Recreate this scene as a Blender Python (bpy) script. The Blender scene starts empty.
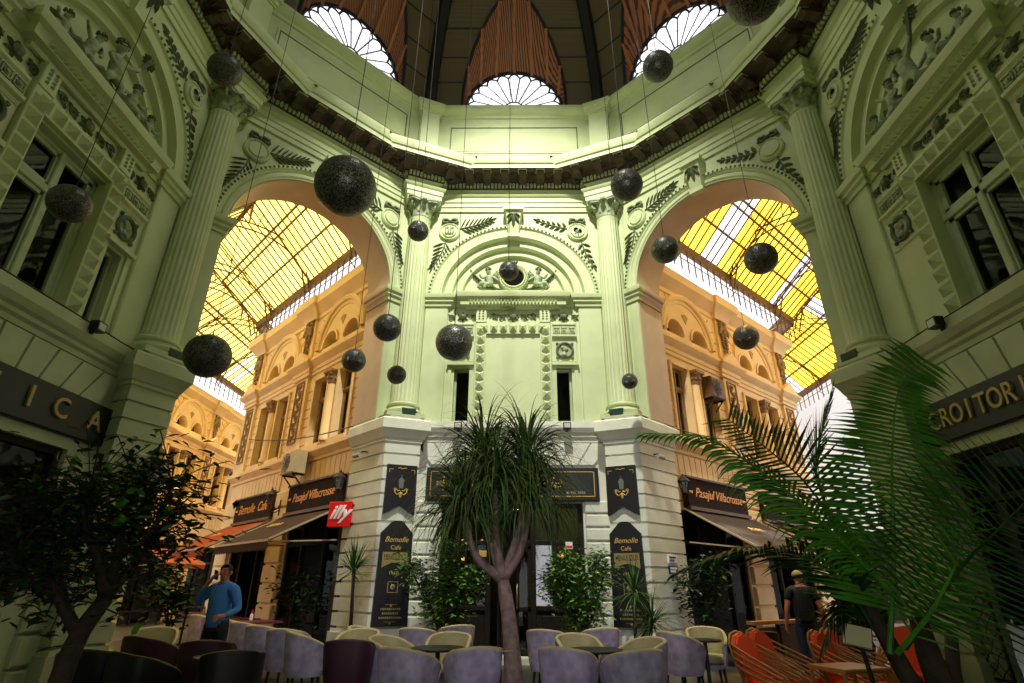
import bpy, bmesh, math, random
from math import sin, cos, pi, radians, sqrt, atan2, tan
from mathutils import Matrix, Vector, Quaternion
random.seed(7)
SC = bpy.context.scene
COL = SC.collection
V = Vector
CY, AP = 6.35, 6.65            # octagon centre (y) and apothem
HS = AP * tan(radians(22.5))   # half side of one bay

# ------------------------------------------------------------------ materials
MATS = {}
def mat(name, col, rough=.6, metal=0., var=.12, scale=6., bump=0., bscale=40., spec=.4, emit=None, estr=0., alpha=None):
    if name in MATS: return MATS[name]
    m = bpy.data.materials.new(name); m.use_nodes = True
    nt = m.node_tree; n = nt.nodes; b = n['Principled BSDF']
    b.inputs['Roughness'].default_value = rough; b.inputs['Metallic'].default_value = metal
    b.inputs['Specular IOR Level'].default_value = spec
    b.inputs['Base Color'].default_value = (*col, 1)
    if var > 0 or bump > 0:
        tc = n.new('ShaderNodeTexCoord'); nz = n.new('ShaderNodeTexNoise')
        nz.inputs['Scale'].default_value = scale; nz.inputs['Detail'].default_value = 5
        nt.links.new(tc.outputs['Object'], nz.inputs['Vector'])
        if var > 0:
            r = n.new('ShaderNodeValToRGB')
            r.color_ramp.elements[0].position = .3; r.color_ramp.elements[1].position = .7
            r.color_ramp.elements[0].color = (*[c*(1-var) for c in col], 1)
            r.color_ramp.elements[1].color = (*[min(1, c*(1+var*.6)) for c in col], 1)
            nt.links.new(nz.outputs['Fac'], r.inputs['Fac']); nt.links.new(r.outputs['Color'], b.inputs['Base Color'])
        if bump > 0:
            n2 = n.new('ShaderNodeTexNoise'); n2.inputs['Scale'].default_value = bscale
            nt.links.new(tc.outputs['Object'], n2.inputs['Vector'])
            bp = n.new('ShaderNodeBump'); bp.inputs['Strength'].default_value = bump; bp.inputs['Distance'].default_value = .02
            nt.links.new(n2.outputs['Fac'], bp.inputs['Height']); nt.links.new(bp.outputs['Normal'], b.inputs['Normal'])
    if emit: 
        b.inputs['Emission Color'].default_value = (*emit, 1); b.inputs['Emission Strength'].default_value = estr
    MATS[name] = m
    return m

def mat_stripe(name, c1, c2, scale, rot=(0,0,0), rough=.6, bands='X', distort=.6, thin=.5):
    m = bpy.data.materials.new(name); m.use_nodes = True
    nt = m.node_tree; n = nt.nodes; b = n['Principled BSDF']; b.inputs['Roughness'].default_value = rough
    tc = n.new('ShaderNodeTexCoord'); mp = n.new('ShaderNodeMapping'); mp.inputs['Rotation'].default_value = rot
    w = n.new('ShaderNodeTexWave'); w.bands_direction = bands; w.inputs['Scale'].default_value = scale
    w.inputs['Distortion'].default_value = distort; w.inputs['Detail'].default_value = 1
    r = n.new('ShaderNodeValToRGB'); r.color_ramp.elements[0].position = max(0, thin-.12); r.color_ramp.elements[1].position = thin+.12
    r.color_ramp.elements[0].color = (*c1, 1); r.color_ramp.elements[1].color = (*c2, 1)
    nt.links.new(tc.outputs['Object'], mp.inputs['Vector']); nt.links.new(mp.outputs['Vector'], w.inputs['Vector'])
    nt.links.new(w.outputs['Fac'], r.inputs['Fac']); nt.links.new(r.outputs['Color'], b.inputs['Base Color'])
    return m

def mat_glass(name, tint=(1,1,1), gloss=.12, dark=0., rough=.03):
    """thin window pane: mostly see-through, mirror-like at the surface"""
    m = bpy.data.materials.new(name); m.use_nodes = True
    nt = m.node_tree; n = nt.nodes; n.remove(n['Principled BSDF'])
    t = n.new('ShaderNodeBsdfTransparent'); t.inputs['Color'].default_value = (*[c*(1-dark) for c in tint], 1)
    g = n.new('ShaderNodeBsdfGlossy'); g.inputs['Roughness'].default_value = rough
    mx = n.new('ShaderNodeMixShader'); mx.inputs['Fac'].default_value = gloss
    nt.links.new(t.outputs[0], mx.inputs[1]); nt.links.new(g.outputs[0], mx.inputs[2])
    nt.links.new(mx.outputs[0], n['Material Output'].inputs['Surface'])
    return m

def mat_translucent(name, col, var=.2, through=.25):
    """coloured canopy glass: sky light diffuses through it"""
    m = bpy.data.materials.new(name); m.use_nodes = True
    nt = m.node_tree; n = nt.nodes; n.remove(n['Principled BSDF'])
    tc = n.new('ShaderNodeTexCoord'); nz = n.new('ShaderNodeTexNoise'); nz.inputs['Scale'].default_value = .9
    nt.links.new(tc.outputs['Object'], nz.inputs['Vector'])
    r = n.new('ShaderNodeValToRGB'); r.color_ramp.elements[0].position = .35; r.color_ramp.elements[1].position = .62
    r.color_ramp.elements[0].color = (col[0], col[1]*(1-var), col[2]*(1-2*var), 1); r.color_ramp.elements[1].color = (*col, 1)
    nt.links.new(nz.outputs['Fac'], r.inputs['Fac'])
    tl = n.new('ShaderNodeBsdfTranslucent'); tp = n.new('ShaderNodeBsdfTransparent')
    nt.links.new(r.outputs[0], tl.inputs['Color']); nt.links.new(r.outputs[0], tp.inputs['Color'])
    mx = n.new('ShaderNodeMixShader'); mx.inputs['Fac'].default_value = through
    nt.links.new(tl.outputs[0], mx.inputs[1]); nt.links.new(tp.outputs[0], mx.inputs[2])
    nt.links.new(mx.outputs[0], n['Material Output'].inputs['Surface'])
    return m

M = {}
M['green'] = mat('sage wall paint', (.56,.63,.36), .55, var=.10, scale=1.5, bump=.1, bscale=25)
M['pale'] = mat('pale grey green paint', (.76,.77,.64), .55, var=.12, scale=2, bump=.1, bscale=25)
M['olivedark'] = mat('dark olive cornice paint', (.26,.27,.17), .7, var=.25, scale=3)  # dark olive cornice tone, unused
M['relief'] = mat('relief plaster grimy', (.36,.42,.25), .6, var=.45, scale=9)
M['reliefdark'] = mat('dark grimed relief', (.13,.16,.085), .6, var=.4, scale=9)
M['cream'] = mat('cream stucco', (.88,.64,.33), .6, var=.10, scale=1.5, bump=.1, bscale=25)
M['creamdark'] = mat('ochre ornament', (.34,.21,.09), .6, var=.4, scale=9)
M['peach'] = mat('peach jamb plaster', (.56,.42,.30), .6, var=.1, scale=2)
M['creamgroove'] = mat('ochre groove', (.50,.29,.11), .7, var=.2)
M['floor'] = mat('dark stone paving', (.055,.05,.04), .35, var=.4, scale=3, bump=.2, bscale=12)
M['steel'] = mat('rust brown steel', (.10,.045,.018), .5, .2, var=.3, scale=4)
M['black'] = mat('black paint', (.012,.011,.011), .4, var=.2)
M['darkwood'] = mat('dark stained timber', (.022,.016,.012), .65, var=.3, spec=.12)
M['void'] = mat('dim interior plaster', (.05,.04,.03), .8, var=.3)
M['gold'] = mat('gold lettering', (.80,.52,.14), .4, .3, var=.1)
M['brass'] = mat('dull brass letters', (.36,.29,.11), .45, .4, var=.2)
M['red'] = mat('red enamel', (.80,.012,.016), .35, var=.03)
M['white'] = mat('white enamel', (.85,.85,.83), .4, var=.03)
M['glass'] = mat_glass('dark window glass', (.45,.5,.45), .025, .3)
M['skyglass'] = mat_glass('clear lunette glass', (1,1,1), .05, 0)
M['yellow'] = mat_translucent('golden canopy glass', (1.0,.68,.075), .18, .30)
M['yellowpale'] = mat_translucent('pale yellow canopy glass', (1.0,.84,.21), .16, .30)
M['clearroof'] = mat_translucent('clear canopy glass', (.96,.97,1.0), .03, .6)
M['frame'] = mat('green window frame paint', (.42,.50,.30), .5, var=.12)
M['domewood'] = mat_stripe('dome boarding', (.045,.036,.018), (.20,.155,.075), 9, (0,0,.78), .55, 'Z', 1.0, .35)
M['vaultwood'] = mat_stripe('vault boarding', (.10,.034,.018), (.46,.17,.085), 7, (.7,.2,.6), .5, 'DIAGONAL', .6, .35)
M['ribwood'] = mat('red brown rib timber', (.50,.19,.09), .45, var=.2)
M['domerib'] = mat('dark dome rib', (.016,.014,.011), .5, var=.2)
M['ironblue'] = mat('dark lunette ironwork', (.02,.02,.035), .5, var=.1)

# ------------------------------------------------------------------ mesh builder
class MB:
    def __init__(s): s.v = []; s.f = []; s.mi = []; s.M = Matrix(); s.m = 0
    def add(s, vs, fs):
        o = len(s.v)
        s.v += [tuple(s.M @ V(p)) for p in vs]
        s.f += [tuple(i+o for i in f) for f in fs]; s.mi += [s.m]*len(fs)
        return s
    def box(s, x0, x1, y0, y1, z0, z1):
        return s.add([(x,y,z) for z in (z0,z1) for y in (y0,y1) for x in (x0,x1)],
            [(0,2,3,1),(4,5,7,6),(0,1,5,4),(2,6,7,3),(0,4,6,2),(1,3,7,5)])
    def cham(s, x0, x1, y0, y1, z0, z1, c):
        """box against a wall (front at y0) with a chamfered front"""
        a = [(x0,y1,z0),(x1,y1,z0),(x1,y1,z1),(x0,y1,z1)]
        b = [(x0,y0+c,z0),(x1,y0+c,z0),(x1,y0+c,z1),(x0,y0+c,z1)]
        d = [(x0+c,y0,z0+c),(x1-c,y0,z0+c),(x1-c,y0,z1-c),(x0+c,y0,z1-c)]
        f = []
        for q in (0,4):
            for i in range(4): j = (i+1) % 4; f.append((q+i,q+j,q+4+j,q+4+i))
        f += [(8,9,10,11),(3,2,1,0)]
        return s.add(a+b+d, f)
    def poly(s, pts, z0, z1):
        n = len(pts)
        return s.add([(x,y,z0) for x,y in pts]+[(x,y,z1) for x,y in pts],
            [tuple(range(n-1,-1,-1)), tuple(range(n,2*n))]+[(i,(i+1)%n,n+(i+1)%n,n+i) for i in range(n)])
    def xz(s, pts, y0, y1):
        """outline in the x-z plane given a thickness in y"""
        n = len(pts)
        return s.add([(x,y0,z) for x,z in pts]+[(x,y1,z) for x,z in pts],
            [tuple(range(n)), tuple(range(2*n-1,n-1,-1))]+[(i,n+i,n+(i+1)%n,(i+1)%n) for i in range(n)])
    def lathe(s, prof, n=24, c=(0,0,0), ax='z', a0=0, a1=2*pi, fn=None):
        full = abs(a1-a0-2*pi) < 1e-6; k = n if full else n+1
        vs = []
        for r, h in prof:
            for i in range(k):
                a = a0+(a1-a0)*i/n; rr = r*(fn(a,h) if fn else 1)
                p = (rr*cos(a), rr*sin(a), h)
                if ax == 'y': p = (rr*cos(a), h, rr*sin(a))
                if ax == 'x': p = (h, rr*cos(a), rr*sin(a))
                vs.append((c[0]+p[0], c[1]+p[1], c[2]+p[2]))
        fs = []
        for j in range(len(prof)-1):
            for i in range(n if full else n):
                i2 = (i+1) % k if full else i+1
                fs.append((j*k+i, j*k+i2, (j+1)*k+i2, (j+1)*k+i))
        return s.add(vs, fs)
    def disc(s, r, c, n=24, ax='y'):
        vs = [(c[0]+r*cos(2*pi*i/n), c[1], c[2]+r*sin(2*pi*i/n)) if ax=='y' else (c[0]+r*cos(2*pi*i/n), c[1]+r*sin(2*pi*i/n), c[2]) for i in range(n)]
        return s.add(vs, [tuple(range(n))])
    def ball(s, c, r, n=8, sq=(1,1,1)):
        prof = [(max(1e-4, sin(pi*j/n)), -cos(pi*j/n)) for j in range(n+1)]
        vs = []; k = n*2 if n > 5 else n+2
        for q, h in prof:
            for i in range(k): vs.append((c[0]+r*sq[0]*q*cos(2*pi*i/k), c[1]+r*sq[1]*q*sin(2*pi*i/k), c[2]+r*sq[2]*h))
        return s.add(vs, [(j*k+i, j*k+(i+1)%k, (j+1)*k+(i+1)%k, (j+1)*k+i) for j in range(n) for i in range(k)])
    def tube(s, pts, r, n=6, cap=True):
        pts = [V(p) for p in pts]; m = len(pts)
        rs = r if isinstance(r, (list, tuple)) else [r]*m
        vs = []; up = V((0,0,1)); prev = None
        for i in range(m):
            d = (pts[min(i+1,m-1)]-pts[max(i-1,0)])
            d = d.normalized() if d.length > 1e-9 else V((0,0,1))
            if prev is None:
                a = d.cross(up)
                if a.length < .05: a = d.cross(V((1,0,0)))
            else: a = prev-d*prev.dot(d)
            a.normalize(); prev = a; b = d.cross(a)
            for k in range(n): vs.append(tuple(pts[i]+(a*cos(2*pi*k/n)+b*sin(2*pi*k/n))*rs[i]))
        fs = [(i*n+k, i*n+(k+1)%n, (i+1)*n+(k+1)%n, (i+1)*n+k) for i in range(m-1) for k in range(n)]
        if cap: fs += [tuple(range(n-1,-1,-1)), tuple(range((m-1)*n, m*n))]
        return s.add(vs, fs)
    def bar(s, p, q, w, h, up=(0,0,1)):
        p, q = V(p), V(q); d = (q-p).normalized(); a = d.cross(V(up))
        if a.length < .01: a = d.cross(V((1,0,0)))
        a.normalize(); b = a.cross(d)
        vs = [tuple(e+a*(i*w/2)+b*(j*h/2)) for e in (p,q) for i,j in ((-1,-1),(1,-1),(1,1),(-1,1))]
        return s.add(vs, [(3,2,1,0),(4,5,6,7),(0,1,5,4),(1,2,6,5),(2,3,7,6),(3,0,4,7)])
    def sweep(s, prof, path, closed=False):
        """prof: (offset to the left of travel, z); path: plan polyline"""
        n = len(path); P = [V(p) for p in path]; rows = []
        for i in range(n):
            if closed or 0 < i < n-1:
                d1 = (P[i]-P[i-1]).normalized(); d2 = (P[(i+1)%n]-P[i]).normalized()
            elif i == 0: d1 = d2 = (P[1]-P[0]).normalized()
            else: d1 = d2 = (P[i]-P[i-1]).normalized()
            n1 = V((-d1.y,d1.x)); n2 = V((-d2.y,d2.x)); b = n1+n2; b = b/max(.3,b.dot(n1)) if b.length > 1e-6 else n1
            rows.append([(P[i].x+b.x*o, P[i].y+b.y*o, z) for o,z in prof])
        k = len(prof); vs = [p for r in rows for p in r]; fs = []
        for i in range(n if closed else n-1):
            j = (i+1) % n
            for q in range(k-1): fs.append((i*k+q, j*k+q, j*k+q+1, i*k+q+1))
        if not closed: fs += [tuple(range(k)), tuple(range(n*k-1, (n-1)*k-1, -1))]
        return s.add(vs, fs)
    def arc(s, prof, c, a0=0, a1=pi, n=40):
        """prof: (radius, y) swept round an arch in the x-z plane"""
        k = len(prof); vs = []
        for i in range(n+1):
            a = a0+(a1-a0)*i/n
            for r,y in prof: vs.append((c[0]+r*cos(a), y, c[1]+r*sin(a)))
        return s.add(vs, [(i*k+q, i*k+q+1, (i+1)*k+q+1, (i+1)*k+q) for i in range(n) for q in range(k-1)])
    def leaf(s, p, ang, L, W, h=.04, y=0.):
        """raised leaf of plaster lying on the wall plane y, pointing at ang in x-z"""
        d = (cos(ang), sin(ang)); e = (-d[1], d[0])
        P = lambda a, b, yy: (p[0]+d[0]*a+e[0]*b, yy, p[1]+d[1]*a+e[1]*b)
        vs = [P(0,0,y), P(L*.35,W/2,y), P(L*.75,W*.36,y), P(L,0,y), P(L*.75,-W*.36,y), P(L*.35,-W/2,y), P(L*.4,0,y-h), P(L*.8,0,y-h*.8)]
        return s.add(vs, [(0,6,1),(1,6,7,2),(2,7,3),(0,5,6),(5,4,7,6),(4,3,7)])
    def build(s, name, mats, parent=None, smooth=False, Mx=None):
        me = bpy.data.meshes.new(name); me.from_pydata(s.v, [], s.f); me.update()
        if not isinstance(mats, (list, tuple)): mats = [mats]
        for m in mats: me.materials.append(m)
        if len(mats) > 1: me.polygons.foreach_set('material_index', s.mi)
        bm = bmesh.new(); bm.from_mesh(me); bmesh.ops.recalc_face_normals(bm, faces=bm.faces[:]); bm.to_mesh(me); bm.free()
        if smooth:
            me.polygons.foreach_set('use_smooth', [True]*len(me.polygons))
            if smooth is not True:
                me.set_sharp_from_angle(angle=smooth)
        return link(name, me, parent, Mx)

def link(name, data, parent=None, Mx=None):
    o = bpy.data.objects.new(name, data); COL.objects.link(o)
    if parent: o.parent = parent
    if Mx is not None:
        o.location, o.rotation_euler = Mx.to_translation(), Mx.to_euler()
    return o
def tag(o, label=None, cat=None, group=None, kind=None):
    for k, v in (('label',label),('category',cat),('group',group),('kind',kind)):
        if v: o[k] = v
    return o
def thing(name, label, cat, Mx=None, group=None):
    return tag(link(name, None, None, Mx if Mx is not None else Matrix()), label, cat, group)
def struct(name, mb, mats, parent=None, smooth=False, Mx=None):
    o = mb.build(name, mats, parent, smooth, Mx); o['kind'] = 'structure'; return o
def at(x, y, z=0., rz=0.): return Matrix.Translation((x,y,z)) @ Matrix.Rotation(rz, 4, 'Z')
def copy_tree(o, label=None, Mx=None):
    def cp(a, par):
        c = a.copy(); COL.objects.link(c)
        if par: c.parent = par
        for ch in list(a.children): cp(ch, c)
        return c
    r = cp(o, None)
    if label: r['label'] = label
    if Mx is not None: r.location, r.rotation_euler = Mx.to_translation(), Mx.to_euler()
    return r
def text(name, s, size, Mx, m, parent=None, ext=.006, shear=0., align='CENTER', sx=1., bevel=0.):
    c = bpy.data.curves.new(name, 'FONT'); c.body = s; c.size = size; c.extrude = ext; c.shear = shear; c.bevel_depth = bevel
    c.align_x = align; c.align_y = 'CENTER'; c.space_character = 1.0; c.materials.append(m); c.resolution_u = 3
    o = link(name, c, parent, Mx @ Matrix.Rotation(pi/2, 4, 'X')); o.scale = (sx,1,1)
    return o
def bay(k):
    a = radians(90+45*k)
    return at(AP*cos(a), CY+AP*sin(a), 0, radians(45*k))
def corner(k):
    """corner between bay k (on its left) and bay k+1; x runs along the pier front, y outwards"""
    a = radians(90+45*k+22.5); R = AP/cos(radians(22.5))
    return at(R*cos(a), CY+R*sin(a), 0, a-pi/2)
def skin(name, nodes, edges, m, parent=None, sub=1, Mx=None, root=0):
    me = bpy.data.meshes.new(name); me.from_pydata([n[:3] for n in nodes], edges, []); me.update()
    o = link(name, me)
    md = o.modifiers.new('s','SKIN'); md.use_smooth_shade = True
    for i, n in enumerate(nodes):
        r = n[3] if isinstance(n[3], tuple) else (n[3], n[3])
        me.skin_vertices[0].data[i].radius = r; me.skin_vertices[0].data[i].use_root = (i == root)
    if sub: o.modifiers.new('u','SUBSURF').levels = sub
    dg = bpy.context.evaluated_depsgraph_get(); dg.update()
    me2 = bpy.data.meshes.new_from_object(o.evaluated_get(dg))
    bpy.data.objects.remove(o); bpy.data.meshes.remove(me)
    me2.materials.clear(); me2.materials.append(m)
    me2.polygons.foreach_set('use_smooth', [True]*len(me2.polygons))
    return link(name, me2, parent, Mx)
# ------------------------------------------------------------------ floor and plain walls
m = MB(); m.add([(-30,-6,0),(30,-6,0),(30,48,0),(-30,48,0)], [(0,1,2,3)])
struct('floor', m, M['floor'])
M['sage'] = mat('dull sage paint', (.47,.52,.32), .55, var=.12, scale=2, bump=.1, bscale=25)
ZI, ZE = 8.6, 11.45          # springing of the arches, underside of the architrave

def wall_grid(mb, x0, x1, z0, z1, holes, y0=0., y1=.4):
    xs = sorted({x0, x1, *[min(max(h[i],x0),x1) for h in holes for i in (0,1)]})
    zs = sorted({z0, z1, *[min(max(h[i],z0),z1) for h in holes for i in (2,3)]})
    for a, b in zip(xs, xs[1:]):
        for c, d in zip(zs, zs[1:]):
            if not any(h[0]-1e-6 <= a and b <= h[1]+1e-6 and h[2]-1e-6 <= c and d <= h[3]+1e-6 for h in holes):
                mb.box(a, b, y0, y1, c, d)
def arch_wall(mb, r, half, zc, zt, y0, y1, n=40):
    P = [(r*cos(pi-pi*i/n), zc+r*sin(pi*i/n)) for i in range(n+1)]
    for a, b in zip(P, P[1:]): mb.xz([a, b, (b[0], zt), (a[0], zt)], y0, y1)
    mb.box(-half, -r, y0, y1, zc, zt); mb.box(r, half, y0, y1, zc, zt)

NW = [(-1.5,-1.04,5.14,6.55),(1.04,1.5,5.14,6.55)]
names = {0:'wall_back', 1:'wall_back_left', -1:'wall_back_right', 2:'wall_left', -2:'wall_right'}
for k in (0, 2, -2):
    m = MB(); m.m = 0
    if k == 0: holes = [(-1.62,1.62,-1,3.22)] + NW
    elif k == 2: holes = [(-2.0,1.75,1.25,3.3), (-.72,.72,5.14,7.45)] + NW
    else: holes = [(-2.2,1.75,.0,3.3), (-.72,.72,5.14,7.45), NW[1]]
    wall_grid(m, -HS-.16, HS+.16, 5.0, ZI, holes); m.m = 1
    wall_grid(m, -HS-.16, HS+.16, 0, 5.0, holes)
    # voussoirs of the flat arch above the shop front
    for i in range(-5, 5):
        a, b = i*.42+.02, (i+1)*.42-.02
        m.xz([(a*.92,4.08),(b*.92,4.08),(b*1.12,4.6),(a*1.12,4.6)], -.05, 0)
    m.box(-2.3,-2.14,-.05,0,4.08,4.6)
    # pilaster strips and flat panels of the upper storey
    for sx in (-1, 1):
        m.m = 0; x0, x1 = sorted((sx*1.74, sx*2.36)); m.cham(x0, x1, -.07, 0, 5.1, 8.3, .02)
        x0, x1 = sorted((sx*1.0, sx*1.66)); m.cham(x0, x1, -.03, 0, 6.72, 7.32, .012)
        # rusticated blocks of the ground storey
        m.m = 1
        if k == 0:
            for j in range(11):
                x0, x1 = sorted((sx*1.66, sx*2.6)); m.cham(x0, x1, -.09, 0, .01+j*.298, .27+j*.298, .025)
    if k:
        for j in range(8): m.cham(1.9, 2.6, -.09, 0, .02+j*.41, .39+j*.41, .03)
        for j in range(8): m.cham(-2.6,-2.25, -.09, 0, .02+j*.41, .39+j*.41, .03)
    m.m = 0
    # wall of the spandrel zone: pierced by the blind arch
    arch_wall(m, 2.2, HS+.2, ZI, ZE+.05, 0, .4)
    m.arc([(2.34,.02),(2.34,-.05),(2.31,-.08),(2.25,-.08),(2.22,-.04),(2.20,-.03),(2.02,-.01),(2.0,-.05),(1.95,-.05),(1.93,.03),(1.91,.10),(1.76,.11),
           (1.74,.06),(1.69,.06),(1.67,.13),(1.65,.19),(1.50,.20),(1.48,.16),(1.45,.16),(1.43,.2),(1.41,.27),(.02,.27)], (0,ZI), n=56)
    for i in range(61):
        a = pi*i/60; m.m = 2; m.ball((2.28*cos(a), -.08, ZI+2.28*sin(a)), .032, 4)
    m.m = 0
    if k == 0: m.box(-1.3, 1.3, .05, .3, ZI, 8.86)
    else: m.box(-1.42, 1.42, .05, .3, ZI, 8.7)
    # impost moulding, breaking forward over the pilasters and the central hood
    e = [(0,8.28),(-.04,8.28),(-.05,8.36),(-.10,8.40),(-.10,8.46),(-.15,8.5),(-.17,8.58),(-.17,8.62),(0,8.64)]
    for sx in (-1, 1):
        pth = [(2.45,.0),(2.45,-.07),(1.7,-.07),(1.7,0),(1.1,0)]
        pth = [(sx*a, b) for a, b in pth]
        if sx > 0: pth = pth[::-1]
        m.sweep(e, pth)
    m.sweep([(0,8.2),(-.06,8.2),(-.08,8.26),(-.2,8.28),(-.2,8.3),(-.22,8.44),(-.30,8.48),(-.33,8.58),(-.33,8.62),(0,8.66)], [(-1.2,.1),(-1.2,-.02),(1.2,-.02),(1.2,.1)])
    for i in range(26):
        x = -1.17+i*.0905; m.add([(x,-.22,8.30),(x+.07,-.22,8.30),(x+.035,-.30,8.31),(x,-.22,8.44),(x+.07,-.22,8.44),(x+.035,-.30,8.40)], [(0,1,2),(3,5,4),(0,2,5,3),(1,4,5,2)])
    # string course / window sill
    m.m = 1; m.sweep([(0,4.62),(-.05,4.62),(-.05,4.7),(-.10,4.74),(-.10,4.8),(-.15,4.84),(-.2,4.94),(-.2,5.1),(0,5.14)], [(-2.36,0),(2.36,0)]); m.m = 0
    # frame of diamond-point studs round the window (a blank panel on the back wall)
    for sx in (-1, 1):
        x0, x1 = sorted((sx*.70, sx*.98)); m.cham(x0, x1, -.10, 0, 5.14, 7.80, .01); m.cham(x0, x1, -.12, 0, 7.80, 8.22, .01)
        for j in range(10): 
            z = 5.2+j*.252; m.add([(x0+.03,-.1,z),(x1-.03,-.1,z),(x1-.03,-.1,z+.2),(x0+.03,-.1,z+.2),((x0+x1)/2,-.235,z+.1)], [(0,1,4),(1,2,4),(2,3,4),(3,0,4)])
    m.box(-.70, .70, -.10, 0, 7.48, 7.80)
    for i in range(-3, 4):
        x, z = i*.252, 7.53; m.add([(x-.1,-.1,z),(x+.1,-.1,z),(x+.1,-.1,z+.2),(x-.1,-.1,z+.2),(x,-.235,z+.1)], [(0,1,4),(1,2,4),(2,3,4),(3,0,4)])
    if k == 0: m.box(-.70, .70, -.03, 0, 5.14, 7.48)
    # bands with rosettes between window head and impost
    for sx in (-1, 1):
        x0, x1 = sorted((sx*1.02, sx*1.66))
        m.cham(x0, x1, -.08, 0, 7.72, 7.82, .03); m.cham(x0, x1, -.05, 0, 7.46, 7.72, .01); m.sweep([(0,7.30),(-.04,7.30),(-.06,7.36),(-.11,7.40),(-.11,7.45),(0,7.47)], [(x0,0),(x1,0)])
        if not (k == -2 and sx < 0): m.box(x0-.02, x1+.02, -.12, 0, 6.60, 6.68); 
        for dx in (0, .55):
            a = x0+dx; m.box(a, a+.09, -.04, 0, 5.14, 6.6) if not (k == -2 and sx < 0) else None
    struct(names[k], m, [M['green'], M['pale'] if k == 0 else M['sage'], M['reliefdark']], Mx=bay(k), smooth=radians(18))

for k in (1, -1):
    m = MB()
    arch_wall(m, 2.06, HS+.2, ZI, ZE+.05, 0, 1.05, 48)
    for sx in (-1, 1):
        x0, x1 = sorted((sx*2.06, sx*(HS+.2))); m.box(x0, x1, 0, 1.0, 5.06, ZI)
    m.arc([(2.40,.02),(2.40,-.05),(2.37,-.08),(2.31,-.08),(2.28,-.04),(2.25,-.03),(2.22,.0),(2.18,-.03),(2.12,-.03),(2.08,0),(2.055,.03)], (0,ZI), n=56)
    for i in range(65):
        a = pi*i/64; m.m = 1; m.ball((2.34*cos(a), -.08, ZI+2.34*sin(a)), .032, 4)
    m.m = 0
    e = [(0,8.26),(.04,8.26),(.05,8.34),(.10,8.40),(.10,8.46),(.15,8.5),(.17,8.58),(.17,8.62),(0,8.64)]
    m.sweep(e, [(2.5,0),(2.05,0),(2.05,.12)]); m.sweep(e, [(-2.05,.12),(-2.05,0),(-2.5,0)])
    struct(names[k], m, [M['green'], M['reliefdark']], Mx=bay(k), smooth=radians(18))
    m = MB()                                            # cream plaster lining of the arch
    m.arc([(2.045,.03),(2.045,1.08),(2.2,1.08)], (0,ZI), n=48)
    m.sweep(e, [(2.05,.12),(2.05,1.05)]); m.sweep(e, [(-2.05,1.05),(-2.05,.12)])
    for sx in (-1, 1):
        x0, x1 = sorted((sx*2.045, sx*2.3)); m.box(x0, x1, .03, 1.08, 5.1, ZI)
    struct('trim_%d' % (1 if k == 1 else 2), m, M['peach'], Mx=bay(k), smooth=radians(35))

# plain walls behind the camera; the entrance stands open
for k, nm in ((3,'wall_front_left'),(-3,'wall_front_right')):
    m = MB(); m.box(-HS-.16, HS+.16, 0, .4, 0, ZE+.05); struct(nm, m, M['green'], Mx=bay(k))
m = MB(); wall_grid(m, -HS-.16, HS+.16, 0, ZE+.05, [(-1.7,1.7,-1,3.4)]); struct('wall_front', m, M['green'], Mx=bay(4))

# ------------------------------------------------------------------ entablature, attic
def ring(h, p, full=True):
    pts = []
    for k in range(-4, 4):
        C = corner(k)
        for x, y in ((h,-.414*h),(h,-p),(-h,-p),(-h,-.414*h)): q = C @ V((x,y,0)); pts.append((q.x,q.y))
    return pts
PB = .50                                               # forward break over the columns
m = MB(); path = ring(.42, PB)
m.sweep([(-.3,11.42),(.05,11.42),(.05,11.55),(.08,11.57),(.08,11.7),(.11,11.72),(.11,11.86),(.16,11.90),(.18,11.95),(.03,11.97),(.03,12.12),(.10,12.17)], path, True)
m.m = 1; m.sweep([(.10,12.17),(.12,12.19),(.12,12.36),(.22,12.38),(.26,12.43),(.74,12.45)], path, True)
m.m = 0; m.sweep([(.74,12.45),(.74,12.58),(.78,12.6),(.84,12.74),(.84,12.82),(.05,12.9)], path, True)
# dentils and modillions ride along every run of the broken path
P = [V(p) for p in path]; n = len(P)
for i in range(n):
    a, b = P[i], P[(i+1)%n]; d = (b-a); L = d.length; d.normalize(); nn = V((-d.y, d.x))
    if L < .3: continue
    ang = atan2(d.y, d.x); long_ = L > 2
    ext = -.0 if long_ else .12
    cnt = int((L+2*ext-(.24 if long_ else 0))/.105); st = (L-(cnt-1)*.105)/2
    for j in range(cnt):
        c = a+d*(st+j*.105); m.M = at(c.x, c.y, 0, ang); m.m = 0; m.box(-.033,.033,.10,.19,12.22,12.35)
    cnt = max(2, int(round((L-(.7 if long_ else -.5))/.5))); st = .5 if long_ else -.2
    for j in range(cnt):
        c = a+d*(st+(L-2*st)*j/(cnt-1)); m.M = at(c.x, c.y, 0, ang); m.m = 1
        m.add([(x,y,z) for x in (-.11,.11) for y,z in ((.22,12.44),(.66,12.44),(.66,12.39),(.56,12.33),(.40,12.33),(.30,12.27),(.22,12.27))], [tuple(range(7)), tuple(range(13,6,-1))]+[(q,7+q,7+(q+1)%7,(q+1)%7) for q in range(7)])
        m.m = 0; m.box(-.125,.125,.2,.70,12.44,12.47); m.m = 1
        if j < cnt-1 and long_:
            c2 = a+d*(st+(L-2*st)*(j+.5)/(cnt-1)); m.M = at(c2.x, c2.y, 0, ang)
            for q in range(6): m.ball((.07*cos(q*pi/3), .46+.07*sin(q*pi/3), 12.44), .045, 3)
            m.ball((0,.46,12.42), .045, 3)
m.M = Matrix()
M['corniceshade'] = mat('soffit shade brown', (.085,.055,.035), .7, var=.3, scale=4)  # shade and dirt under the cornice put into the colour
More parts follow.
